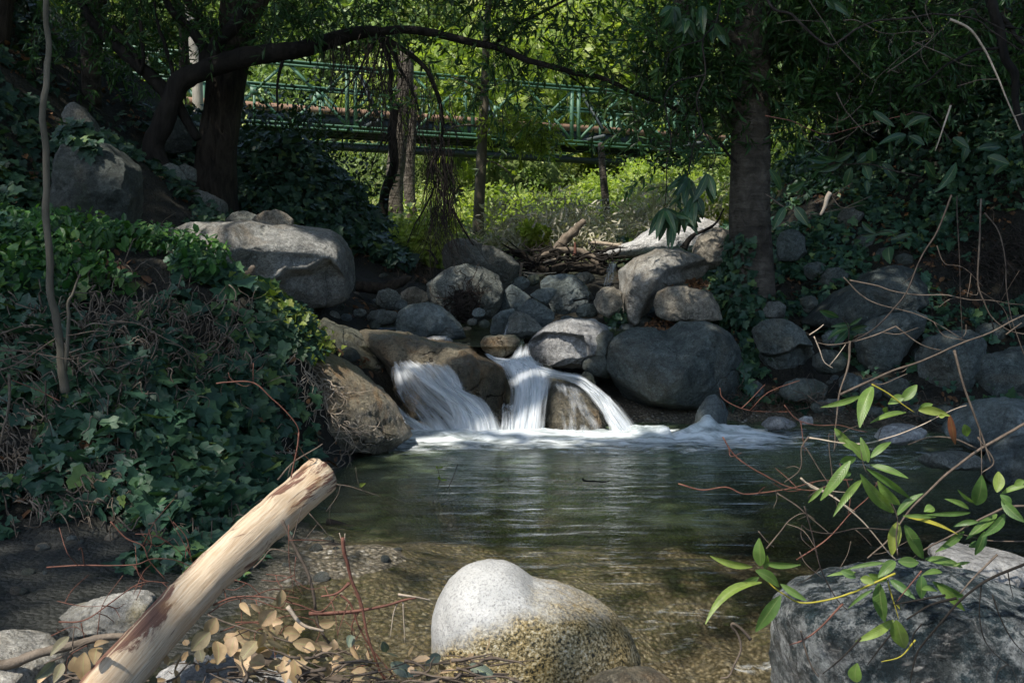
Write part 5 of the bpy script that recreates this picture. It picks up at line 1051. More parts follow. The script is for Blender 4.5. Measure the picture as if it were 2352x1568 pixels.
def blade_mat(name, stops, transl=.35, rough=.38):
    m, n, done = mat(name)
    a = n('ShaderNodeAttribute', attribute_name='rnd').outputs['Fac']; uv = n('ShaderNodeSeparateXYZ', {0: n('ShaderNodeUVMap').outputs[0]})
    c = ramp(n, a, stops); v = n('ShaderNodeTexCoord').outputs['Object']
    c = mix(n, .8, c, ramp(n, noise(n, v, 35., 5), [(.3, .6), (.7, 1.3)]), 'MULTIPLY'); c = mix(n, ramp(n, noise(n, v, 160., 3, .6), [(.68, 0.), (.72, .7)]), c, (.12, .07, .02))
    rib = ramp(n, math_(n, 'ABSOLUTE', uv.outputs[1]), [(.0, 1.), (.10, 0.)]); c = mix(n, math_(n, 'MULTIPLY', rib, .55), c, (.32, .36, .14))
    w = n('ShaderNodeTexWave', {'Vector': n('ShaderNodeCombineXYZ', {0: math_(n, 'SUBTRACT', uv.outputs[0], math_(n, 'MULTIPLY', math_(n, 'ABSOLUTE', uv.outputs[1]), .12)), 1: 0., 2: 0.}).outputs[0], 'Scale': 5., 'Distortion': 1.})
    bp = n('ShaderNodeBump', {'Height': w.outputs[0], 'Strength': .25, 'Distance': .002}).outputs[0]
    b = n('ShaderNodeBsdfPrincipled', {'Base Color': c, 'Roughness': rough, 'Specular IOR Level': .5, 'Normal': bp})
    t = n('ShaderNodeBsdfTranslucent', {'Color': mix(n, 1., c, (1.4, 1.5, .5), 'MULTIPLY')})
    done(n('ShaderNodeMixShader', {0: transl, 1: b.outputs[0], 2: t.outputs[0]}).outputs[0]); return m
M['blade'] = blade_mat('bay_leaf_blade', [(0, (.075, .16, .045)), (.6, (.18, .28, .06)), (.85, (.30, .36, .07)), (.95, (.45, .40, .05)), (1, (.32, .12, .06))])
M['bladed'] = blade_mat('dark_bay_leaf_blade', [(0, (.015, .045, .02)), (1, (.05, .12, .045))], .3)  # darker copy of the bay leaf, shade put into its colour
M['bladet'] = blade_mat('dried_leaf_blade', [(0, (.12, .15, .11)), (.2, (.28, .20, .10)), (.6, (.46, .31, .17)), (1, (.58, .42, .27))], .1, .6)
def branch_thing(name, label, cat, curves, Y, m='twig', leaves_=(), lm='blade', lY=None, side=0, group=None, dy=0., pn='branch'):
    e = None
    for c in curves:
        tg, pts, w = c[0], c[1], c[2]; mm = c[3] if len(c) > 3 else m; Yc = c[4] if len(c) > 4 else Y
        q = PL(pts, Yc, tg, dy)
        if e is None: e = tag(empty(name, q[0]), label, cat, group)
        kk = K if tg != 'X' else 1; mb = MB(); r = [px_r(2 * w / kk, p[1]) * f for p, f in zip(q, np.linspace(1.1, .55, len(q)))]
        pp, rr = tube(mb, q, r, 7 if w > 6 else 5, 5, .12, wob=.004 * Yc, fq=5.)
        for s in range(int(side * len(pp) / 6)):
            i = RS.randint(2, len(pp)); d = nrmz(RS.randn(3) + np.array([0, 0, -.2])); a = pp[i]; L = RS.uniform(.03, .12) * Yc / 2.2; b = a + d * L * .5; d2 = nrmz(d + RS.randn(3) * .5)
            tube(mb, [a, b, b + d2 * L * .6], [max(rr[i] * .5, .0012), .0012, .0008], 4, 3)
        mb.build(pn, M[mm], e)
    if leaves_:
        mb = MB()
        for l in leaves_:
            tg, b, t, w = l[:4]; rn = l[4] if len(l) > 4 else RS.uniform(.1, .8); y = (lY or Y) + RS.uniform(-.03, .03)
            blade(mb, b, t, w, y, y + RS.uniform(-.05, .03), rnd=rn, tg=tg, bend=l[5] if len(l) > 5 else None)
        mb.build('foliage', M[lm], e)
    return e
def LI(tg, s): return [(tg,) + tuple(x) for x in s]
CA = LI('I', [((670,820),(665,630),85,.4),((620,825),(350,738),50,.75),((690,800),(930,795),45,.4),((640,850),(790,940),75,.35),((660,890),(540,960),55,.3),((680,925),(320,1165),62,.7,.25),((800,1010),(640,1220),95,.2),((800,935),(968,1030),50,.4),((700,840),(715,740),40,.6)])
branch_thing('bay_branch', 'yellow stemmed bay shoot with sunlit leaves reaching left over the outflow', 'branch', [('I', [(1530,870),(1400,930),(1250,990),(1100,1040),(930,1055),(820,1000),(740,940),(660,850)], 7)], 2.1, 'twigy',
    CA + LI('I', [((1550,790),(1680,790),75,.3),((1530,790),(1420,885),75,.35),((1470,800),(1215,830),30,.3),((1280,860),(1095,875),26,.5),((1185,850),(1280,890),60,.2),((1500,910),(1660,1020),60,.05),((1430,930),(1465,1160),95,.25),((1390,970),(1230,1080),26,.3),((1360,870),(1480,900),50,.5),((1310,900),(1400,925),60,.7)]))
branch_thing('bay_branch', 'drooping yellow stem with two hanging leaves in front of the veined rock', 'branch', [('I', [(1480,920),(1500,1040),(1530,1160)], 5), ('I', [(1660,1290),(1560,1390),(1420,1420)], 5)], 2.12, 'twigy', LI('I', [((1520,1165),(1275,1285),66,.7),((1540,1165),(1590,1330),115,.65),((1280,1560),(1290,1430),95,.5),((1540,1060),(1560,1090),20,.9)]))
branch_thing('bay_branch', 'upright bay shoot with a star of long narrow leaves over the dark pool', 'branch', [('I', [(1550,760),(1540,640),(1545,520),(1480,400),(1390,260),(1350,180),(1330,60)], 5)], 2.25, 'twig',
    LI('I', [((1520,480),(1310,205),85,.45),((1560,430),(1420,260),70,.6),((1545,540),(1510,740),88,.86),((1590,560),(1710,755),85,.3),((1540,500),(1710,345),50,.25),((1580,500),(1790,495),30,.5),((1590,505),(1930,600),26,.95),((1245,150),(1055,385),72,.5),((1320,270),(1135,485),50,.6),((1360,160),(1310,-10),55,.5),((1375,130),(1505,20),50,.4),((1370,175),(1615,248),46,.4),((1350,200),(1630,370),46,.35),((1340,150),(1210,0),62,.6),((1280,130),(1180,150),60,.2),((1070,320),(975,410),30,.6),((1250,230),(1130,250),50,.2)]))
branch_thing('bay_branch', 'short bay shoot with a yellow tipped brown leaf hanging over the far pool', 'branch', [('F', [(1380,1150),(1480,1210),(1560,1270),(1640,1320)], 5, 'twigy'), ('F', [(980,1490),(1300,1530),(1500,1480),(1700,1400),(1810,1350),(1990,1300)], 5, 'twigp')], 2.4, 'twigp',
    LI('F', [((1385,1160),(1305,1405),92,.5),((1310,1220),(1055,1275),42,.6),((1590,1225),(1485,1265),62,.6),((1575,1250),(1670,1140),72,.5),((1600,1325),(1370,1380),36,.6),((1680,1310),(1880,1335),60,.84,-.15),((1680,1310),(1770,1265),50,.6),((1880,1340),(1915,1515),50,1.),((1970,1400),(1990,1470),60,.6),((1145,1425),(1310,1568),60,.6),((1480,1290),(1475,1330),40,.3),((1810,1350),(1850,1345),30,.8)]))
branch_thing('bay_branch', 'leafy bay branch entering from the right edge above the veined rock', 'branch', [('I', [(2400,440),(2250,450),(2150,490),(2000,560),(1850,640),(1720,730),(1640,800)], 8), ('I', [(2180,740),(2030,870),(1940,970)], 7), ('I', [(2352,660),(2100,650),(1940,610),(1800,560),(1600,510)], 4)], 2.3, 'twig',
    LI('I', [((2045,430),(2085,225),100,.15),((2180,350),(2190,210),76,.75),((2000,455),(1845,380),36,.5),((2010,480),(1715,470),34,.3),((2040,420),(1930,320),26,.5),((2180,490),(1985,635),62,.3),((2230,490),(2080,620),62,.15),((2210,400),(2360,530),72,.2),((1970,600),(1785,715),52,.3),((2370,310),(2200,360),40,.6),((2060,540),(1900,560),40,.2),((2100,600),(2040,740),62,.05),((2270,430),(2200,360),60,.2),((1720,775),(1960,815),60,.4),((1700,880),(1700,1020),76,.05),((1770,920),(1980,1000),62,.2),((1800,940),(1975,1090),60,.6),((1700,970),(1800,975),40,.4),((1830,860),(1700,870),40,.4),((1900,820),(2010,790),25,.6),((2000,700),(2100,670),50,.1),((2360,280),(2290,300),50,.6),((1780,450),(1715,470),60,.5)]))
DIM = LI('F', [((1050,675),(1170,710),46),((1240,780),(1100,850),46),((1230,800),(1140,880),52),((1250,800),(1355,765),42),((1240,770),(1320,710),26),((1235,760),(1120,770),36),((1280,810),(1350,800),40)])
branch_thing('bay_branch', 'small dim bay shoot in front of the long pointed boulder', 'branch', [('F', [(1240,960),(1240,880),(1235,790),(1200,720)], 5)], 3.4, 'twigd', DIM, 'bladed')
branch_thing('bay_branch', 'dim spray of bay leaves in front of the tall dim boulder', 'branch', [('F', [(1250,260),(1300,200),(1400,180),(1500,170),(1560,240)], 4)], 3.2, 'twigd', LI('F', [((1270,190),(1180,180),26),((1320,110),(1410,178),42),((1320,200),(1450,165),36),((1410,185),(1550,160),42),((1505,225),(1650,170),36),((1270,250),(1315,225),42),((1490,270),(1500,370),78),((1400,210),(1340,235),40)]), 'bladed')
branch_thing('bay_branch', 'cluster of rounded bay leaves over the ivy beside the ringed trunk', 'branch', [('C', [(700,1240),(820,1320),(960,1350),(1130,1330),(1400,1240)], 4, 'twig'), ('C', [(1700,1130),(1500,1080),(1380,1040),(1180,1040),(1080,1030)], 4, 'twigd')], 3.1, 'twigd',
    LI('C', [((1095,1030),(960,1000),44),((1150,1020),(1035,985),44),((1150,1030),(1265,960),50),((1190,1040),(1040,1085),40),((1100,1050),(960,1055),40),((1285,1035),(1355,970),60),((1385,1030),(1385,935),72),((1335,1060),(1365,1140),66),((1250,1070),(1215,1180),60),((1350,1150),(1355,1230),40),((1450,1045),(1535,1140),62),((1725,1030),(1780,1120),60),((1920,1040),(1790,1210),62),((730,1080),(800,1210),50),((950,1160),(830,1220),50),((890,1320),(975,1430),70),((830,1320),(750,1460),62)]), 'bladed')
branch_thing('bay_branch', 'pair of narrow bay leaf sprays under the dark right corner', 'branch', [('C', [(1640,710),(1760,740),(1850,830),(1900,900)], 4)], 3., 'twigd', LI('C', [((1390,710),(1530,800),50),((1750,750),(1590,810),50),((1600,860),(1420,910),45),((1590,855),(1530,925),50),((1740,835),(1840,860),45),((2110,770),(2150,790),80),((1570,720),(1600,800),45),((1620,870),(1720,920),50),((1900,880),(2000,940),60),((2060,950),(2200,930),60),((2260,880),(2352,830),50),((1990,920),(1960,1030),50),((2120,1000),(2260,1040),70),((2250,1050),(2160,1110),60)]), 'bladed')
branch_thing('bay_branch', 'single lit leaf on a thin twig near the top edge', 'branch', [('C', [(1000,-60),(1060,-20),(1110,10)], 3)], 3., 'twigd', LI('C', [((1100,5),(1245,100),52),((1090,0),(1150,60),40)]), 'bladed')
# dark drooping leaf cluster in front of the white boulder
lv = []
for (x, y) in [q_ for q_ in [(130,1370),(60,1330),(180,1330),(250,1250),(200,1130),(330,1110),(60,1060),(390,1000),(240,900),(90,900),(330,820),(180,740),(60,640),(280,620),(420,700),(140,520),(330,480),(20,460),(230,380),(400,400),(110,330),(300,250),(60,200),(200,120),(380,150),(110,50),(300,40)] if q_[1] > 1080 or q_[1] < 160]:
    for j in range(RS.randint(5, 8)):
        a = math.pi / 2 + RS.randn() * .75; L = RS.uniform(110, 215) * (1 if y > 900 else .8); lv.append(('C', (x, y), (x + math.cos(a) * L * .8, y + math.sin(a) * L), RS.uniform(42, 64)))
branch_thing('bay_branch', 'dark bay branch with long drooping leaves hanging before the white boulder', 'branch', [('C', [(420,-40),(380,150),(300,260),(320,480),(260,640),(300,820),(240,900),(200,1130),(250,1250),(130,1370)], 6), ('C', [(320,480),(140,520),(60,640),(90,900),(60,1060),(60,1330)], 5), ('C', [(300,260),(110,330),(60,460)], 5), ('C', [(300,820),(390,1000),(330,1110)], 5)], 2.9, 'barkb', lv, 'bladed', side=.3)
# bare twigs over the right bank
branch_thing('bare_branch', 'long smooth branch sagging in a curve across the dark upper right', 'branch', [('C', [(700,-20),(760,60),(860,90),(930,160),(1030,240),(1120,285),(1200,240),(1300,180),(1450,120),(1650,100),(1850,100),(2050,130),(2150,200),(2352,330)], 8), ('C', [(1900,100),(2030,60),(2080,120),(2352,250)], 6)], 3.6, 'twigd', side=.3)
branch_thing('bare_branch', 'tan sunlit twig bending down at the upper right', 'branch', [('C', [(1880,120),(1970,160),(2030,210),(2090,300),(2140,400),(2200,540),(2260,680),(2352,870)], 8, 'twigp'), ('C', [(2190,510),(2080,520),(1920,550)], 4, 'twig')], 3.0, 'twigp', side=.3)
branch_thing('leaning_tree', 'dark thin trunk leaning at the right edge among the twigs', 'tree', [('C', [(2120,-60),(2180,120),(2220,250),(2250,400),(2310,560),(2340,800),(2360,1000)], 32, 'barkb', 6.), ('C', [(2200,100),(2280,200),(2400,330)], 18, 'barkb', 6.), ('C', [(2230,300),(2100,320),(1950,360),(1800,440),(1650,560)], 10, 'barkb', 6.)], 6., 'barkb', side=.4, pn='trunk')
branch_thing('bare_branch', 'thin crossing twigs in front of the dark right bank, high up', 'branch', [('C', [(980,0),(1090,160),(1180,300),(1300,430),(1420,520)], 3), ('C', [(1740,0),(1730,60),(1780,220),(1640,290),(1450,460),(1360,610)], 3), ('C', [(1160,590),(1220,700),(1310,820),(1410,890)], 4), ('C', [(1320,670),(1200,770),(1120,740)], 3), ('C', [(700,740),(870,770),(1000,830),(1120,860),(1280,820),(1420,780),(1640,710)], 4, 'twigr'), ('C', [(1010,870),(1120,910),(1250,860),(1310,800)], 3), ('C', [(1200,130),(1290,130),(1430,200),(1600,195),(1790,205)], 4), ('C', [(1640,260),(1800,330),(1940,390),(2060,405)], 4), ('C', [(1640,70),(1700,140),(1780,230)], 4), ('C', [(1480,460),(1700,300),(1900,130)], 4), ('C', [(780,150),(900,120),(1090,130)], 3)], 3.3, 'twig', side=.5)
branch_thing('bare_branch', 'short tan stick hanging alone before the dark slope', 'branch', [('C', [(1885,670),(1850,800),(1810,960)], 6, 'twigp')], 2.9, 'twigp')
branch_thing('bare_branch', 'short knobbly orange stub hanging before the ivy', 'branch', [('C', [(1120,1230),(1105,1270),(1095,1330),(1075,1380)], 15, 'twigp'), ('C', [(1030,1300),(1110,1270),(1280,1180)], 3, 'twig'), ('C', [(1110,1220),(1200,1330),(1350,1310)], 3, 'twig')], 2.9, 'twigp')
branch_thing('bare_branch', 'dark stem rising past the greenish boulder from the waterline', 'branch', [('F', [(1890,-60),(1800,170),(1700,330),(1600,560),(1520,680),(1400,800),(1260,870),(1240,880)], 6, 'twigd'), ('F', [(1240,870),(1230,1000),(1190,1180),(1160,1400),(1120,1568)], 7), ('F', [(1540,780),(1400,840),(1240,880),(1100,900),(1010,880)], 5), ('F', [(1540,780),(1700,900),(1810,950)], 5), ('F', [(1010,840),(1040,930),(1060,1010),(1110,1050)], 4, 'twigp'), ('F', [(980,830),(1040,790),(1075,760)], 4, 'twigp')], 2.8, 'twig', side=.4)
branch_thing('bare_branch', 'long brown branch slanting up right across the shadowy boulders', 'branch', [('F', [(1180,1210),(1350,1130),(1500,1070),(1650,1020),(1900,920),(2100,840),(2400,700)], 8), ('F', [(1910,930),(1970,1160),(2040,1360),(2090,1500),(2140,1650)], 8), ('F', [(1350,1130),(1450,1145),(1600,1100)], 4), ('F', [(2240,830),(2352,760)], 5)], 2.6, 'twig', side=.3)
branch_thing('bare_branch', 'pale twig dropping down the right edge over the dim boulders', 'branch', [('F', [(2080,-40),(2060,300),(2060,480),(2100,600),(2150,700),(2250,780),(2400,815)], 6), ('F', [(2100,50),(2180,170),(2230,400),(2280,700),(2352,1000)], 5), ('F', [(1240,480),(1400,510),(1520,550),(1700,570),(1900,570),(2100,590),(2400,612)], 5), ('F', [(1200,460),(1300,560),(1450,640),(1650,680),(1800,760),(1950,840)], 4), ('F', [(1800,260),(1850,380),(1960,400),(2100,500)], 3), ('F', [(1930,-60),(1940,300),(1960,880)], 4, 'twigd')], 2.9, 'twig', side=.5)
branch_thing('bare_branch', 'forked reddish twig reaching left over the middle of the pool', 'branch', [('I', [(430,0),(500,110),(620,200),(750,270),(850,310),(1000,330),(1100,300)], 5), ('I', [(150,295),(300,335),(450,320),(560,365),(720,350),(870,320),(1050,270),(1240,260)], 5), ('F', [(820,1280),(900,1370),(1050,1410),(1200,1400),(1360,1440)], 3), ('F', [(410,1170),(430,1240),(540,1300),(700,1330),(850,1330)], 3), ('F', [(550,1300),(620,1230),(690,1150)], 3)], 2.7, 'twigr', side=.5)
branch_thing('bare_branch', 'tangle of brown twigs hanging above the dark pool at the right', 'branch', [('I', [(780,360),(900,440),(980,510),(1110,600)], 5), ('I', [(960,70),(1010,150),(1080,260),(1140,380),(1170,470)], 5), ('I', [(980,0),(935,80),(935,210),(840,300)], 6), ('I', [(930,260),(1000,320),(1150,390),(1300,520),(1420,640),(1550,770)], 7, 'twigp'), ('I', [(1500,590),(1300,580),(1120,605),(980,590),(930,560)], 5, 'twigd'), ('I', [(900,780),(1100,640),(1230,500),(1340,390),(1400,270)], 5, 'twigr'), ('I', [(710,710),(800,600),(860,530),(940,490),(1010,520)], 5), ('I', [(660,600),(720,670),(760,700)], 3), ('I', [(950,440),(1000,620),(1050,820),(1120,960),(1200,1070),(1300,1130),(1420,1140)], 5, 'twigd'), ('I', [(920,730),(960,800),(1060,880)], 4), ('I', [(1280,590),(1340,640),(1390,690)], 3), ('I', [(1250,660),(1230,740),(1180,820)], 3), ('I', [(770,340),(780,400),(760,465)], 3), ('I', [(1140,400),(1110,20),(1130,0)], 4)], 2.4, 'twig', side=.5)
branch_thing('bare_branch', 'thick dark branch rising from the pool to the right edge', 'branch', [('I', [(2352,-90),(2200,0),(2050,90),(1900,200),(1750,330),(1640,460),(1500,640),(1350,760)], 10), ('I', [(2050,70),(1900,10),(1750,10),(1600,60)], 6), ('I', [(2060,0),(2160,150),(2080,220)], 6)], 2.7, 'twig', side=.3)
branch_thing('bare_branch', 'black branches crossing in front of the veined rock', 'branch', [('I', [(2420,780),(2150,890),(2000,1000),(1850,1160),(1700,1330),(1650,1420),(1600,1620)], 9), ('I', [(1920,1030),(1750,1080),(1600,1170)], 9), ('I', [(1850,1010),(1650,1050),(1520,1080)], 7), ('I', [(1500,1260),(1330,1450)], 6), ('I', [(1310,1280),(1200,1380),(1060,1480)], 7), ('I', [(1700,1190),(1640,1270),(1640,1360)], 5), ('I', [(2080,930),(2070,1100),(2090,1260),(2140,1350),(2250,1450),(2300,1568)], 4), ('I', [(2150,1000),(2200,1150),(2280,1300),(2400,1420)], 5), ('I', [(1700,850),(1640,930),(1540,1060)], 5, 'twigr')], 2.05, 'barkb', side=.25)
branch_thing('bare_branch', 'snapped reddish stick leaning on the veined rock', 'branch', [('I', [(1195,1060),(1080,1180),(960,1280),(870,1310)], 7, 'twigr'), ('I', [(930,1230),(970,1360),(1020,1470),(1050,1520)], 7, 'twig')], 2.15, 'twigr')
branch_thing('bare_branch', 'curly brown root hooked over the outflow', 'branch', [('I', [(610,1290),(560,1230),(500,1190),(490,1210),(530,1260),(550,1350),(510,1450),(470,1530),(415,1545)], 10)], 2.2, 'twig', side=.1)
# ------------------------------------------------------------------ the peeled log and the debris around it
def log_mat():
    m, n, done = mat('peeled_wood'); uv = n('ShaderNodeUVMap').outputs[0]; ob = n('ShaderNodeTexCoord').outputs['Object']
    v = n('ShaderNodeMapping', {'Vector': uv, 'Scale': (2.6, 3.2, 1)}).outputs[0]
    v2 = n('ShaderNodeMapping', {'Vector': uv, 'Scale': (9., 60., 1)}).outputs[0]
    f = noise(n, v, 1.0, 9, .66, .9); g = noise(n, v2, 1., 6, .7, .8)
    c = ramp(n, g, [(.3, (.40, .27, .16)), (.55, (.62, .49, .34)), (.75, (.72, .62, .48))])
    c = mix(n, ramp(n, noise(n, n('ShaderNodeMapping', {'Vector': uv, 'Scale': (2.5, 110., 1)}).outputs[0], 1., 3, .6, .6), [(.66, 0.), (.7, .8)]), c, (.10, .06, .04))
    c = mix(n, ramp(n, f, [(.54, 0.), (.57, 1.)]), c, ramp(n, g, [(.3, (.10, .05, .035)), (.7, (.24, .13, .09))]))
    c = mix(n, ramp(n, noise(n, v2, .55, 8, .75, .5), [(.60, 0.), (.64, .8)]), c, (.12, .065, .04))
    c = mix(n, ramp(n, noise(n, ob, 9., 4), [(.55, 0.), (.75, .5)]), c, (.45, .24, .09))
    bp = n('ShaderNodeBump', {'Height': math_(n, 'SUBTRACT', math_(n, 'MULTIPLY', g, .6), math_(n, 'MULTIPLY', ramp(n, f, [(.52, 0.), (.57, 1.)]), -.3)), 'Strength': .6, 'Distance': .008}).outputs[0]
    done(n('ShaderNodeBsdfPrincipled', {'Base Color': c, 'Roughness': .6, 'Specular IOR Level': .3, 'Normal': bp}).outputs[0]); return m
M['log'] = log_mat()
lp = [P(-260, 2100, 1.62), P(60, 1790, 1.8), P(257, 1570, 2.0), P(441, 1364, 2.25), P(620, 1196, 2.5), P(736, 1092, 2.68)]
mb = MB(); pts, rr = tube(mb, lp, [.052, .052, .052, .05, .05, .052], 48, 16, .05, fq=2.)
V = mb.V[0]; ax = nrmz(lp[-1] - lp[-2]); up_ = nrmz(np.array([-.75, -.2, .65]) - ax * (np.array([-.75, -.2, .65]) @ ax)); rel = (V - lp[-1]); al = rel @ ax; un = rel @ up_
sidev = np.cross(ax, up_); sv = rel @ sidev
lim = .012 + .02 * np.sin(sv * 60) + .012 * fbm(V * 60, 5, 3) - np.clip(un, 0, 1) * .55 - np.clip(sv * -1, 0, 1) * .0
V -= np.where(al > lim, (al - lim) * .93, 0)[:, None] * ax
V += (fbm(V * np.array([9, 9, 9.]), 77, 4) * .0035)[:, None] * nrmz(V - (np.array(lp[3]) + ax * ((V - lp[3]) @ ax)[:, None]))
kn = np.exp(-np.sum((V - P(722, 1195, 2.46)) ** 2, 1) / .012 ** 2) + np.exp(-np.sum((V - P(632, 1140, 2.5)) ** 2, 1) / .018 ** 2) + .7 * np.exp(-np.sum((V - P(392, 1345, 2.2)) ** 2, 1) / .02 ** 2)
V += nrmz(V - (np.array(lp[3]) + ax * ((V - lp[3]) @ ax)[:, None])) * kn[:, None] * .011
tag(mb.build('peeled_log', M['log'], loc=lp[1]), 'pale peeled log with brown bark patches propped up over the mud', 'log')
def tw(name, label, curves, Y, m, cat='twig', side=.3, lv=(), lm='bladet'): return branch_thing(name, label, cat, curves, Y, m, lv, lm, side=side)
tw('driftwood_branch', 'thick pale brown branch lying level behind the foot of the log', [('G', [(-120,1480),(100,1430),(250,1370),(450,1320),(600,1290),(800,1268)], 36, 'drift', 2.25)], 2.25, 'drift', 'branch', .05)
tw('driftwood_branch', 'thick greyish branch lying under the tan leaves at the bottom edge', [('G', [(1500,1370),(1750,1440),(1950,1490),(2150,1530),(2400,1590)], 34, 'twig', 2.2)], 2.2, 'twig', 'branch', .05)
tw('dead_branch', 'long grey forked branch leaning across the log down to the debris', [('G', [(1905,-30),(1895,110),(1860,300),(1830,430),(1800,530)], 5, 'twigr', 2.6), ('D', [(1380,1140),(1450,1130),(1620,1130),(1740,1230),(1830,1310),(1890,1400),(1905,1500),(1905,1580)], 5, 'twigr', 2.6), ('D', [(1460,1070),(1480,1110),(1560,1150),(1620,1130)], 3, 'twigr', 2.6), ('D', [(1620,1010),(1625,1130)], 3, 'twigr', 2.6), ('G', [(1800,530),(1840,620),(1900,740),(1960,860),(2000,1000),(2030,1150),(2100,1270),(2250,1370),(2352,1440),(2500,1530)], 11, 'twig', 2.3), ('G', [(1620,830),(1680,770),(1740,710),(1890,740)], 6, 'twig', 2.32)], 2.3, 'twig', 'branch', .2)
tw('dead_branch', 'splintered pale end of a branch among the tan leaves', [('G', [(1835,1080),(1900,1170),(1960,1215),(2060,1245)], 14, 'twigp', 2.15)], 2.15, 'twigp', 'branch', 0)
tw('dead_branch', 'red brown stick with a frayed top standing beside the gravel', [('H', [(95,640),(105,740),(120,800),(150,920),(210,1060),(260,1230),(320,1400),(380,1600)], 12, 'twigr', 2.2), ('H', [(100,700),(80,620)], 6, 'twigp', 2.2), ('H', [(102,700),(118,620)], 5, 'twigp', 2.2), ('H', [(140,930),(60,1000),(-30,1020)], 9, 'twigr', 2.2)], 2.2, 'twigr', 'branch', .15)
tw('dead_branch', 'brown stick with a torn end and hanging bark strips left of the speckled boulder', [('H', [(-120,1120),(0,1115),(200,1100),(360,1070),(480,1035),(560,1025)], 12, 'twigr', 2.25), ('H', [(450,1000),(540,1015),(650,1040)], 8, 'twigp', 2.25), ('H', [(445,1050),(420,1120),(405,1260)], 5, 'twigp', 2.25), ('H', [(480,1050),(485,1180),(500,1300)], 5, 'twigp', 2.25)], 2.25, 'twigr', 'branch', 0)
tw('red_twigs', 'fine red twigs spreading left of the log over the mud', [('G', [(300,830),(500,820),(700,825),(860,820),(960,785),(1100,790),(1200,830)], 5), ('G', [(700,540),(800,650),(900,700),(940,800),(1050,920)], 5), ('G', [(860,820),(900,920),(1040,940)], 4), ('G', [(380,1170),(530,1160),(680,1080),(870,950),(1070,940)], 5), ('G', [(370,1040),(500,1060),(660,1080)], 3), ('G', [(520,1180),(540,1260),(560,1330)], 4), ('G', [(1100,540),(1180,640),(1210,760),(1220,810)], 3), ('G', [(620,1260),(650,1080),(760,900)], 3), ('G', [(330,1260),(480,1190),(560,1250)], 3), ('G', [(860,620),(960,630),(1080,690),(1160,760)], 3)], 2.35, 'twigr', 'twig', .9)
tw('red_twigs', 'fine purple red twigs tangled right of the log above the tan leaves', [('G', [(1360,1070),(1500,1020),(1700,1020),(1900,1060),(2050,1100),(2170,980),(2230,920)], 6), ('G', [(1320,1130),(1450,1050),(1600,1030),(1800,1090),(2000,1080)], 4), ('G', [(2050,1130),(2280,1110),(2400,1080)], 5), ('G', [(1500,910),(1600,940),(1670,1010)], 4), ('G', [(1700,870),(1850,890),(1960,960),(2100,940)], 3), ('G', [(1500,1180),(1700,1170),(1850,1130),(2000,1150)], 4), ('H', [(80,1000),(150,1060),(200,1180),(280,1330),(420,1500),(500,1600)], 7), ('H', [(200,1110),(160,1200),(180,1370),(240,1480),(300,1600)], 5), ('G', [(1400,1240),(1600,1180),(1760,1230),(1900,1330)], 4), ('G', [(1840,560),(1850,800),(1870,1000)], 3), ('G', [(1890,760),(1880,900),(1930,1000)], 3), ('H', [(400,1570),(300,1440),(250,1300)], 5)], 2.25, 'twigr', 'twig', .9)
TL = [((1380,1150),(1310,1250),105),((1340,1240),(1220,1350),115),((1380,1300),(1385,1440),100),((1530,1350),(1555,1510),115),((1500,1270),(1470,1390),100),((1640,1300),(1530,1420),95),((1760,1100),(1660,1190),115),((1800,970),(1770,1070),66),((1870,1310),(2050,1340),95),((1810,1420),(1820,1560),76),((1880,1410),(1900,1580),100),((2130,1400),(2215,1470),105),((2250,1490),(2352,1568),125),((1690,1240),(1650,1330),55),((1530,1060),(1600,1130),50),((1600,1060),(1680,1110),40),((1270,1350),(1290,1430),80,.1),((1520,1300),(1620,1340),80),((2230,1340),(2260,1260),50,.05)]
branch_thing('dried_branch', 'twig of curled tan leaves drying right of the log over granite', 'branch', [('G', [(1330,1130),(1450,1180),(1600,1230),(1800,1290),(2000,1350),(2200,1440)], 6)], 2.12, 'twig', LI('G', TL), 'bladet', side=.8)
branch_thing('dried_branch', 'twig of dull olive and tan leaves left of the foot of the log', 'branch', [('G', [(300,1440),(450,1380),(560,1330),(640,1300)], 6)], 2.0, 'twig', LI('G', [((540,1370),(540,1550),110,.25),((470,1400),(520,1490),100,.3),((620,1340),(600,1440),95,.25),((440,1270),(320,1385),62,.1),((350,1430),(220,1535),75,.0),((400,1440),(340,1560),70,.1),((300,1480),(240,1568),60,.6),((600,1330),(700,1290),40,.5)]), 'bladet', side=.8)
branch_thing('dried_branch', 'grey green fallen leaves on the twigs below the speckled boulder', 'branch', [('H', [(300,1500),(500,1460),(800,1440),(1000,1480)], 6)], 2.15, 'twig', LI('H', [((400,1440),(600,1500),95,.0),((900,1450),(1075,1520),95,.0),((720,1390),(620,1450),75,.0),((150,1260),(130,1330),50,.0),((350,1300),(370,1360),60,.0)]), 'bladet', side=.5)
mb = MB(); rs = np.random.RandomState(20)
for k in range(190):
    x = rs.uniform(150, 1180); lo = 1505 if x > 640 else 1535
    y = rs.uniform(lo, 1640); Y = rs.uniform(2.0, 2.3); a = rs.choice([0, math.pi]) + rs.randn() * .45; q = [(x, y)]
    for j in range(4): q.append((q[-1][0] + math.cos(a) * 26, q[-1][1] + math.sin(a) * 14)); a += rs.randn() * .4
    tube(mb, [P(*p, Y) for p in q], list(np.linspace(rs.uniform(.0015, .005), .001, 5)), 4, 2, rnd=rs.rand())
tag(mb.build('debris', M['twig']), 'heap of broken twigs along the bottom edge between the stones', 'debris', kind='stuff')
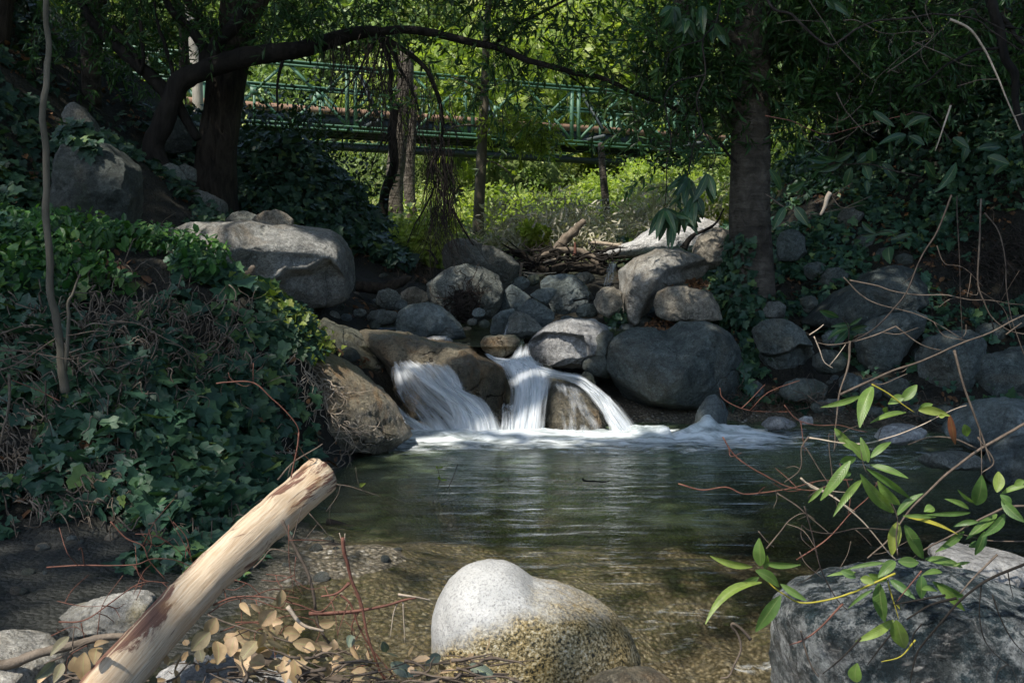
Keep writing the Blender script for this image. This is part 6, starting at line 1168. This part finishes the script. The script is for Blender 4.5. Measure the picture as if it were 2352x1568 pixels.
mb = MB(); n = 160; x = RS.uniform(330, 1120, n); y = RS.uniform(1480, 1620, n); Pn = np.array([P(a, b, c) for a, b, c in zip(x, y, RS.uniform(2.05, 2.3, n))]); leaves(mb, Pn, rdir(n, -.3), RS.randn(n, 3) * .5 + np.array([0, -.5, .6]), RS.uniform(.015, .045, n), RS.uniform(.01, .02, n), 'oval')
mb2 = MB()
for k in range(20):
    x, y = rs.uniform(480, 860), rs.uniform(1430, 1550); a = rs.uniform(0, 6.28); L = rs.uniform(24, 46); blade(mb2, (x, y), (x + math.cos(a) * L, y + math.sin(a) * L * .7), rs.uniform(24, 40), rs.uniform(2.1, 2.25), tg='X', rnd=rs.uniform(.1, .9), roll=rs.uniform(-1, 1))
tag(mb2.build('fallen_leaves', M['bladet']), 'curled tan leaves heaped over the granite at the bottom edge', 'leaf litter', kind='stuff')
tag(mb.build('fallen_leaves', M['tanleaf'], smooth=False), 'small dry leaf scraps in the twig heap at the bottom edge', 'leaf litter', kind='stuff')
# sapling on the left
branch_thing('sapling', 'thin straight sapling rising at the left in front of the ivy bank', 'tree', [('X', [(150,900),(143,850),(138,800),(128,740),(118,680),(108,560),(104,400),(103,250),(108,120),(112,0),(114,-160)], 10., 'sapling', 4.6), ('X', [(150,850),(158,740),(158,700),(175,680),(190,640)], 4.5, 'sapling', 4.6)], 4.6, 'sapling', side=.1, pn='trunk')
branch_thing('bare_branch', 'grey twigs forking left of the sapling low over the ivy', 'branch', [('D', [(-20,830),(100,790),(200,770),(270,765)], 5), ('D', [(-20,1060),(100,1020),(220,950),(300,880),(350,840)], 6), ('D', [(-20,930),(100,930),(230,940),(380,970),(500,985),(620,1040)], 5), ('D', [(-20,1000),(150,950),(300,900)], 4), ('D', [(80,1120),(250,1190),(380,1250)], 4, 'twigr'), ('D', [(60,1080),(65,1250),(40,1400),(0,1540)], 10, 'drift'), ('D', [(430,830),(600,815),(800,815)], 4), ('D', [(450,970),(700,920),(960,870)], 4), ('D', [(290,1120),(295,1300),(330,1500)], 5, 'twigd'), ('D', [(700,740),(900,760),(1100,880),(1260,1030)], 5, 'twig')], 4.4, 'twig', side=.4)
branch_thing('bare_branch', 'forked twig with two green leaves standing in the pool', 'branch', [('H', [(360,400),(400,375),(480,410),(600,425),(690,425)], 4, 'twigp'), ('H', [(670,420),(700,320),(720,270),(705,200)], 3), ('H', [(690,430),(750,370),(790,290),(820,165)], 4, 'twigd'), ('H', [(720,430),(800,405),(860,390)], 6, 'barkb')], 5.3, 'twigd', LI('H', [((705,200),(690,180),14,.8),((705,195),(735,185),14,.8),((715,270),(705,245),22,.8),((720,275),(760,270),14,.8)]))
branch_thing('driftwood_branch', 'black wet driftwood lying at the muddy edge of the pool', 'branch', [('G', [(2080,540),(2200,560),(2352,600)], 22, 'barkb', 4.5), ('H', [(-60,560),(80,570),(180,590),(300,595)], 20, 'barkb', 4.6), ('G', [(2000,740),(2100,700),(2200,700)], 34, 'barkb', 4.1)], 4.3, 'barkb', side=.6)
branch_thing('bare_branch', 'fine grey twigs beyond the end of the log over the dark water', 'branch', [('G', [(2150,300),(2250,320),(2352,350),(2450,380)], 3), ('G', [(2080,470),(2150,380),(2180,310)], 3), ('G', [(1970,480),(2050,570),(2110,640)], 3), ('G', [(2060,720),(2130,680),(2200,660)], 3), ('G', [(1770,270),(1850,180),(2030,45)], 7, 'twig')], 3.8, 'twig', LI('G', [((2295,315),(2335,285),28,.8)]), side=.6)
branch_thing('driftwood_branch', 'small dark snag poking out of the middle of the pool', 'branch', [('H', [(1625,262),(1640,275),(1720,272),(1800,276)], 7, 'barkb')], 5.3, 'barkb')
# ------------------------------------------------------------------ camera, light
cam = bpy.data.cameras.new('camera'); co = bpy.data.objects.new('camera', cam); COL.objects.link(co)
cam.lens = 36 * F / 2352; cam.sensor_width = 36; cam.clip_end = 400; cam.clip_start = .05
co.location = (0, 0, CAMZ); co.rotation_euler = (math.pi / 2 - PITCH, 0, 0); scene.camera = co
w = bpy.data.worlds.new('World'); scene.world = w; w.use_nodes = True; nt = w.node_tree; nt.nodes.clear()
sky = nt.nodes.new('ShaderNodeTexSky'); sky.sky_type = 'NISHITA'; sky.sun_disc = False
el = math.asin(SUN[2]); az = math.atan2(SUN[0], SUN[1]); sky.dust_density = 1.2; sky.ozone_density = 1.; sky.sun_elevation = el; sky.sun_rotation = az
bg = nt.nodes.new('ShaderNodeBackground'); bg.inputs['Strength'].default_value = SKY_S
wo = nt.nodes.new('ShaderNodeOutputWorld'); nt.links.new(sky.outputs[0], bg.inputs[0]); nt.links.new(bg.outputs[0], wo.inputs[0])
sl = bpy.data.lights.new('sun', 'SUN'); sl.energy = SUN_S; sl.angle = R(.53); sl.color = (1, .95, .87)
so = bpy.data.objects.new('sun', sl); COL.objects.link(so); so.location = (0, 0, 30)
so.rotation_euler = Vector(SUN).to_track_quat('Z', 'Y').to_euler()
scene.view_settings.view_transform = 'Standard'; scene.view_settings.look = 'None'; scene.view_settings.gamma = 1; scene.view_settings.exposure = EXPO
scene.cycles.max_bounces = 8; scene.cycles.transparent_max_bounces = 24; scene.cycles.diffuse_bounces = 4; scene.cycles.glossy_bounces = 3; scene.cycles.transmission_bounces = 5
scene.cycles.use_denoising = True; scene.cycles.sample_clamp_indirect = 4; scene.cycles.caustics_reflective = False; scene.cycles.caustics_refractive = False
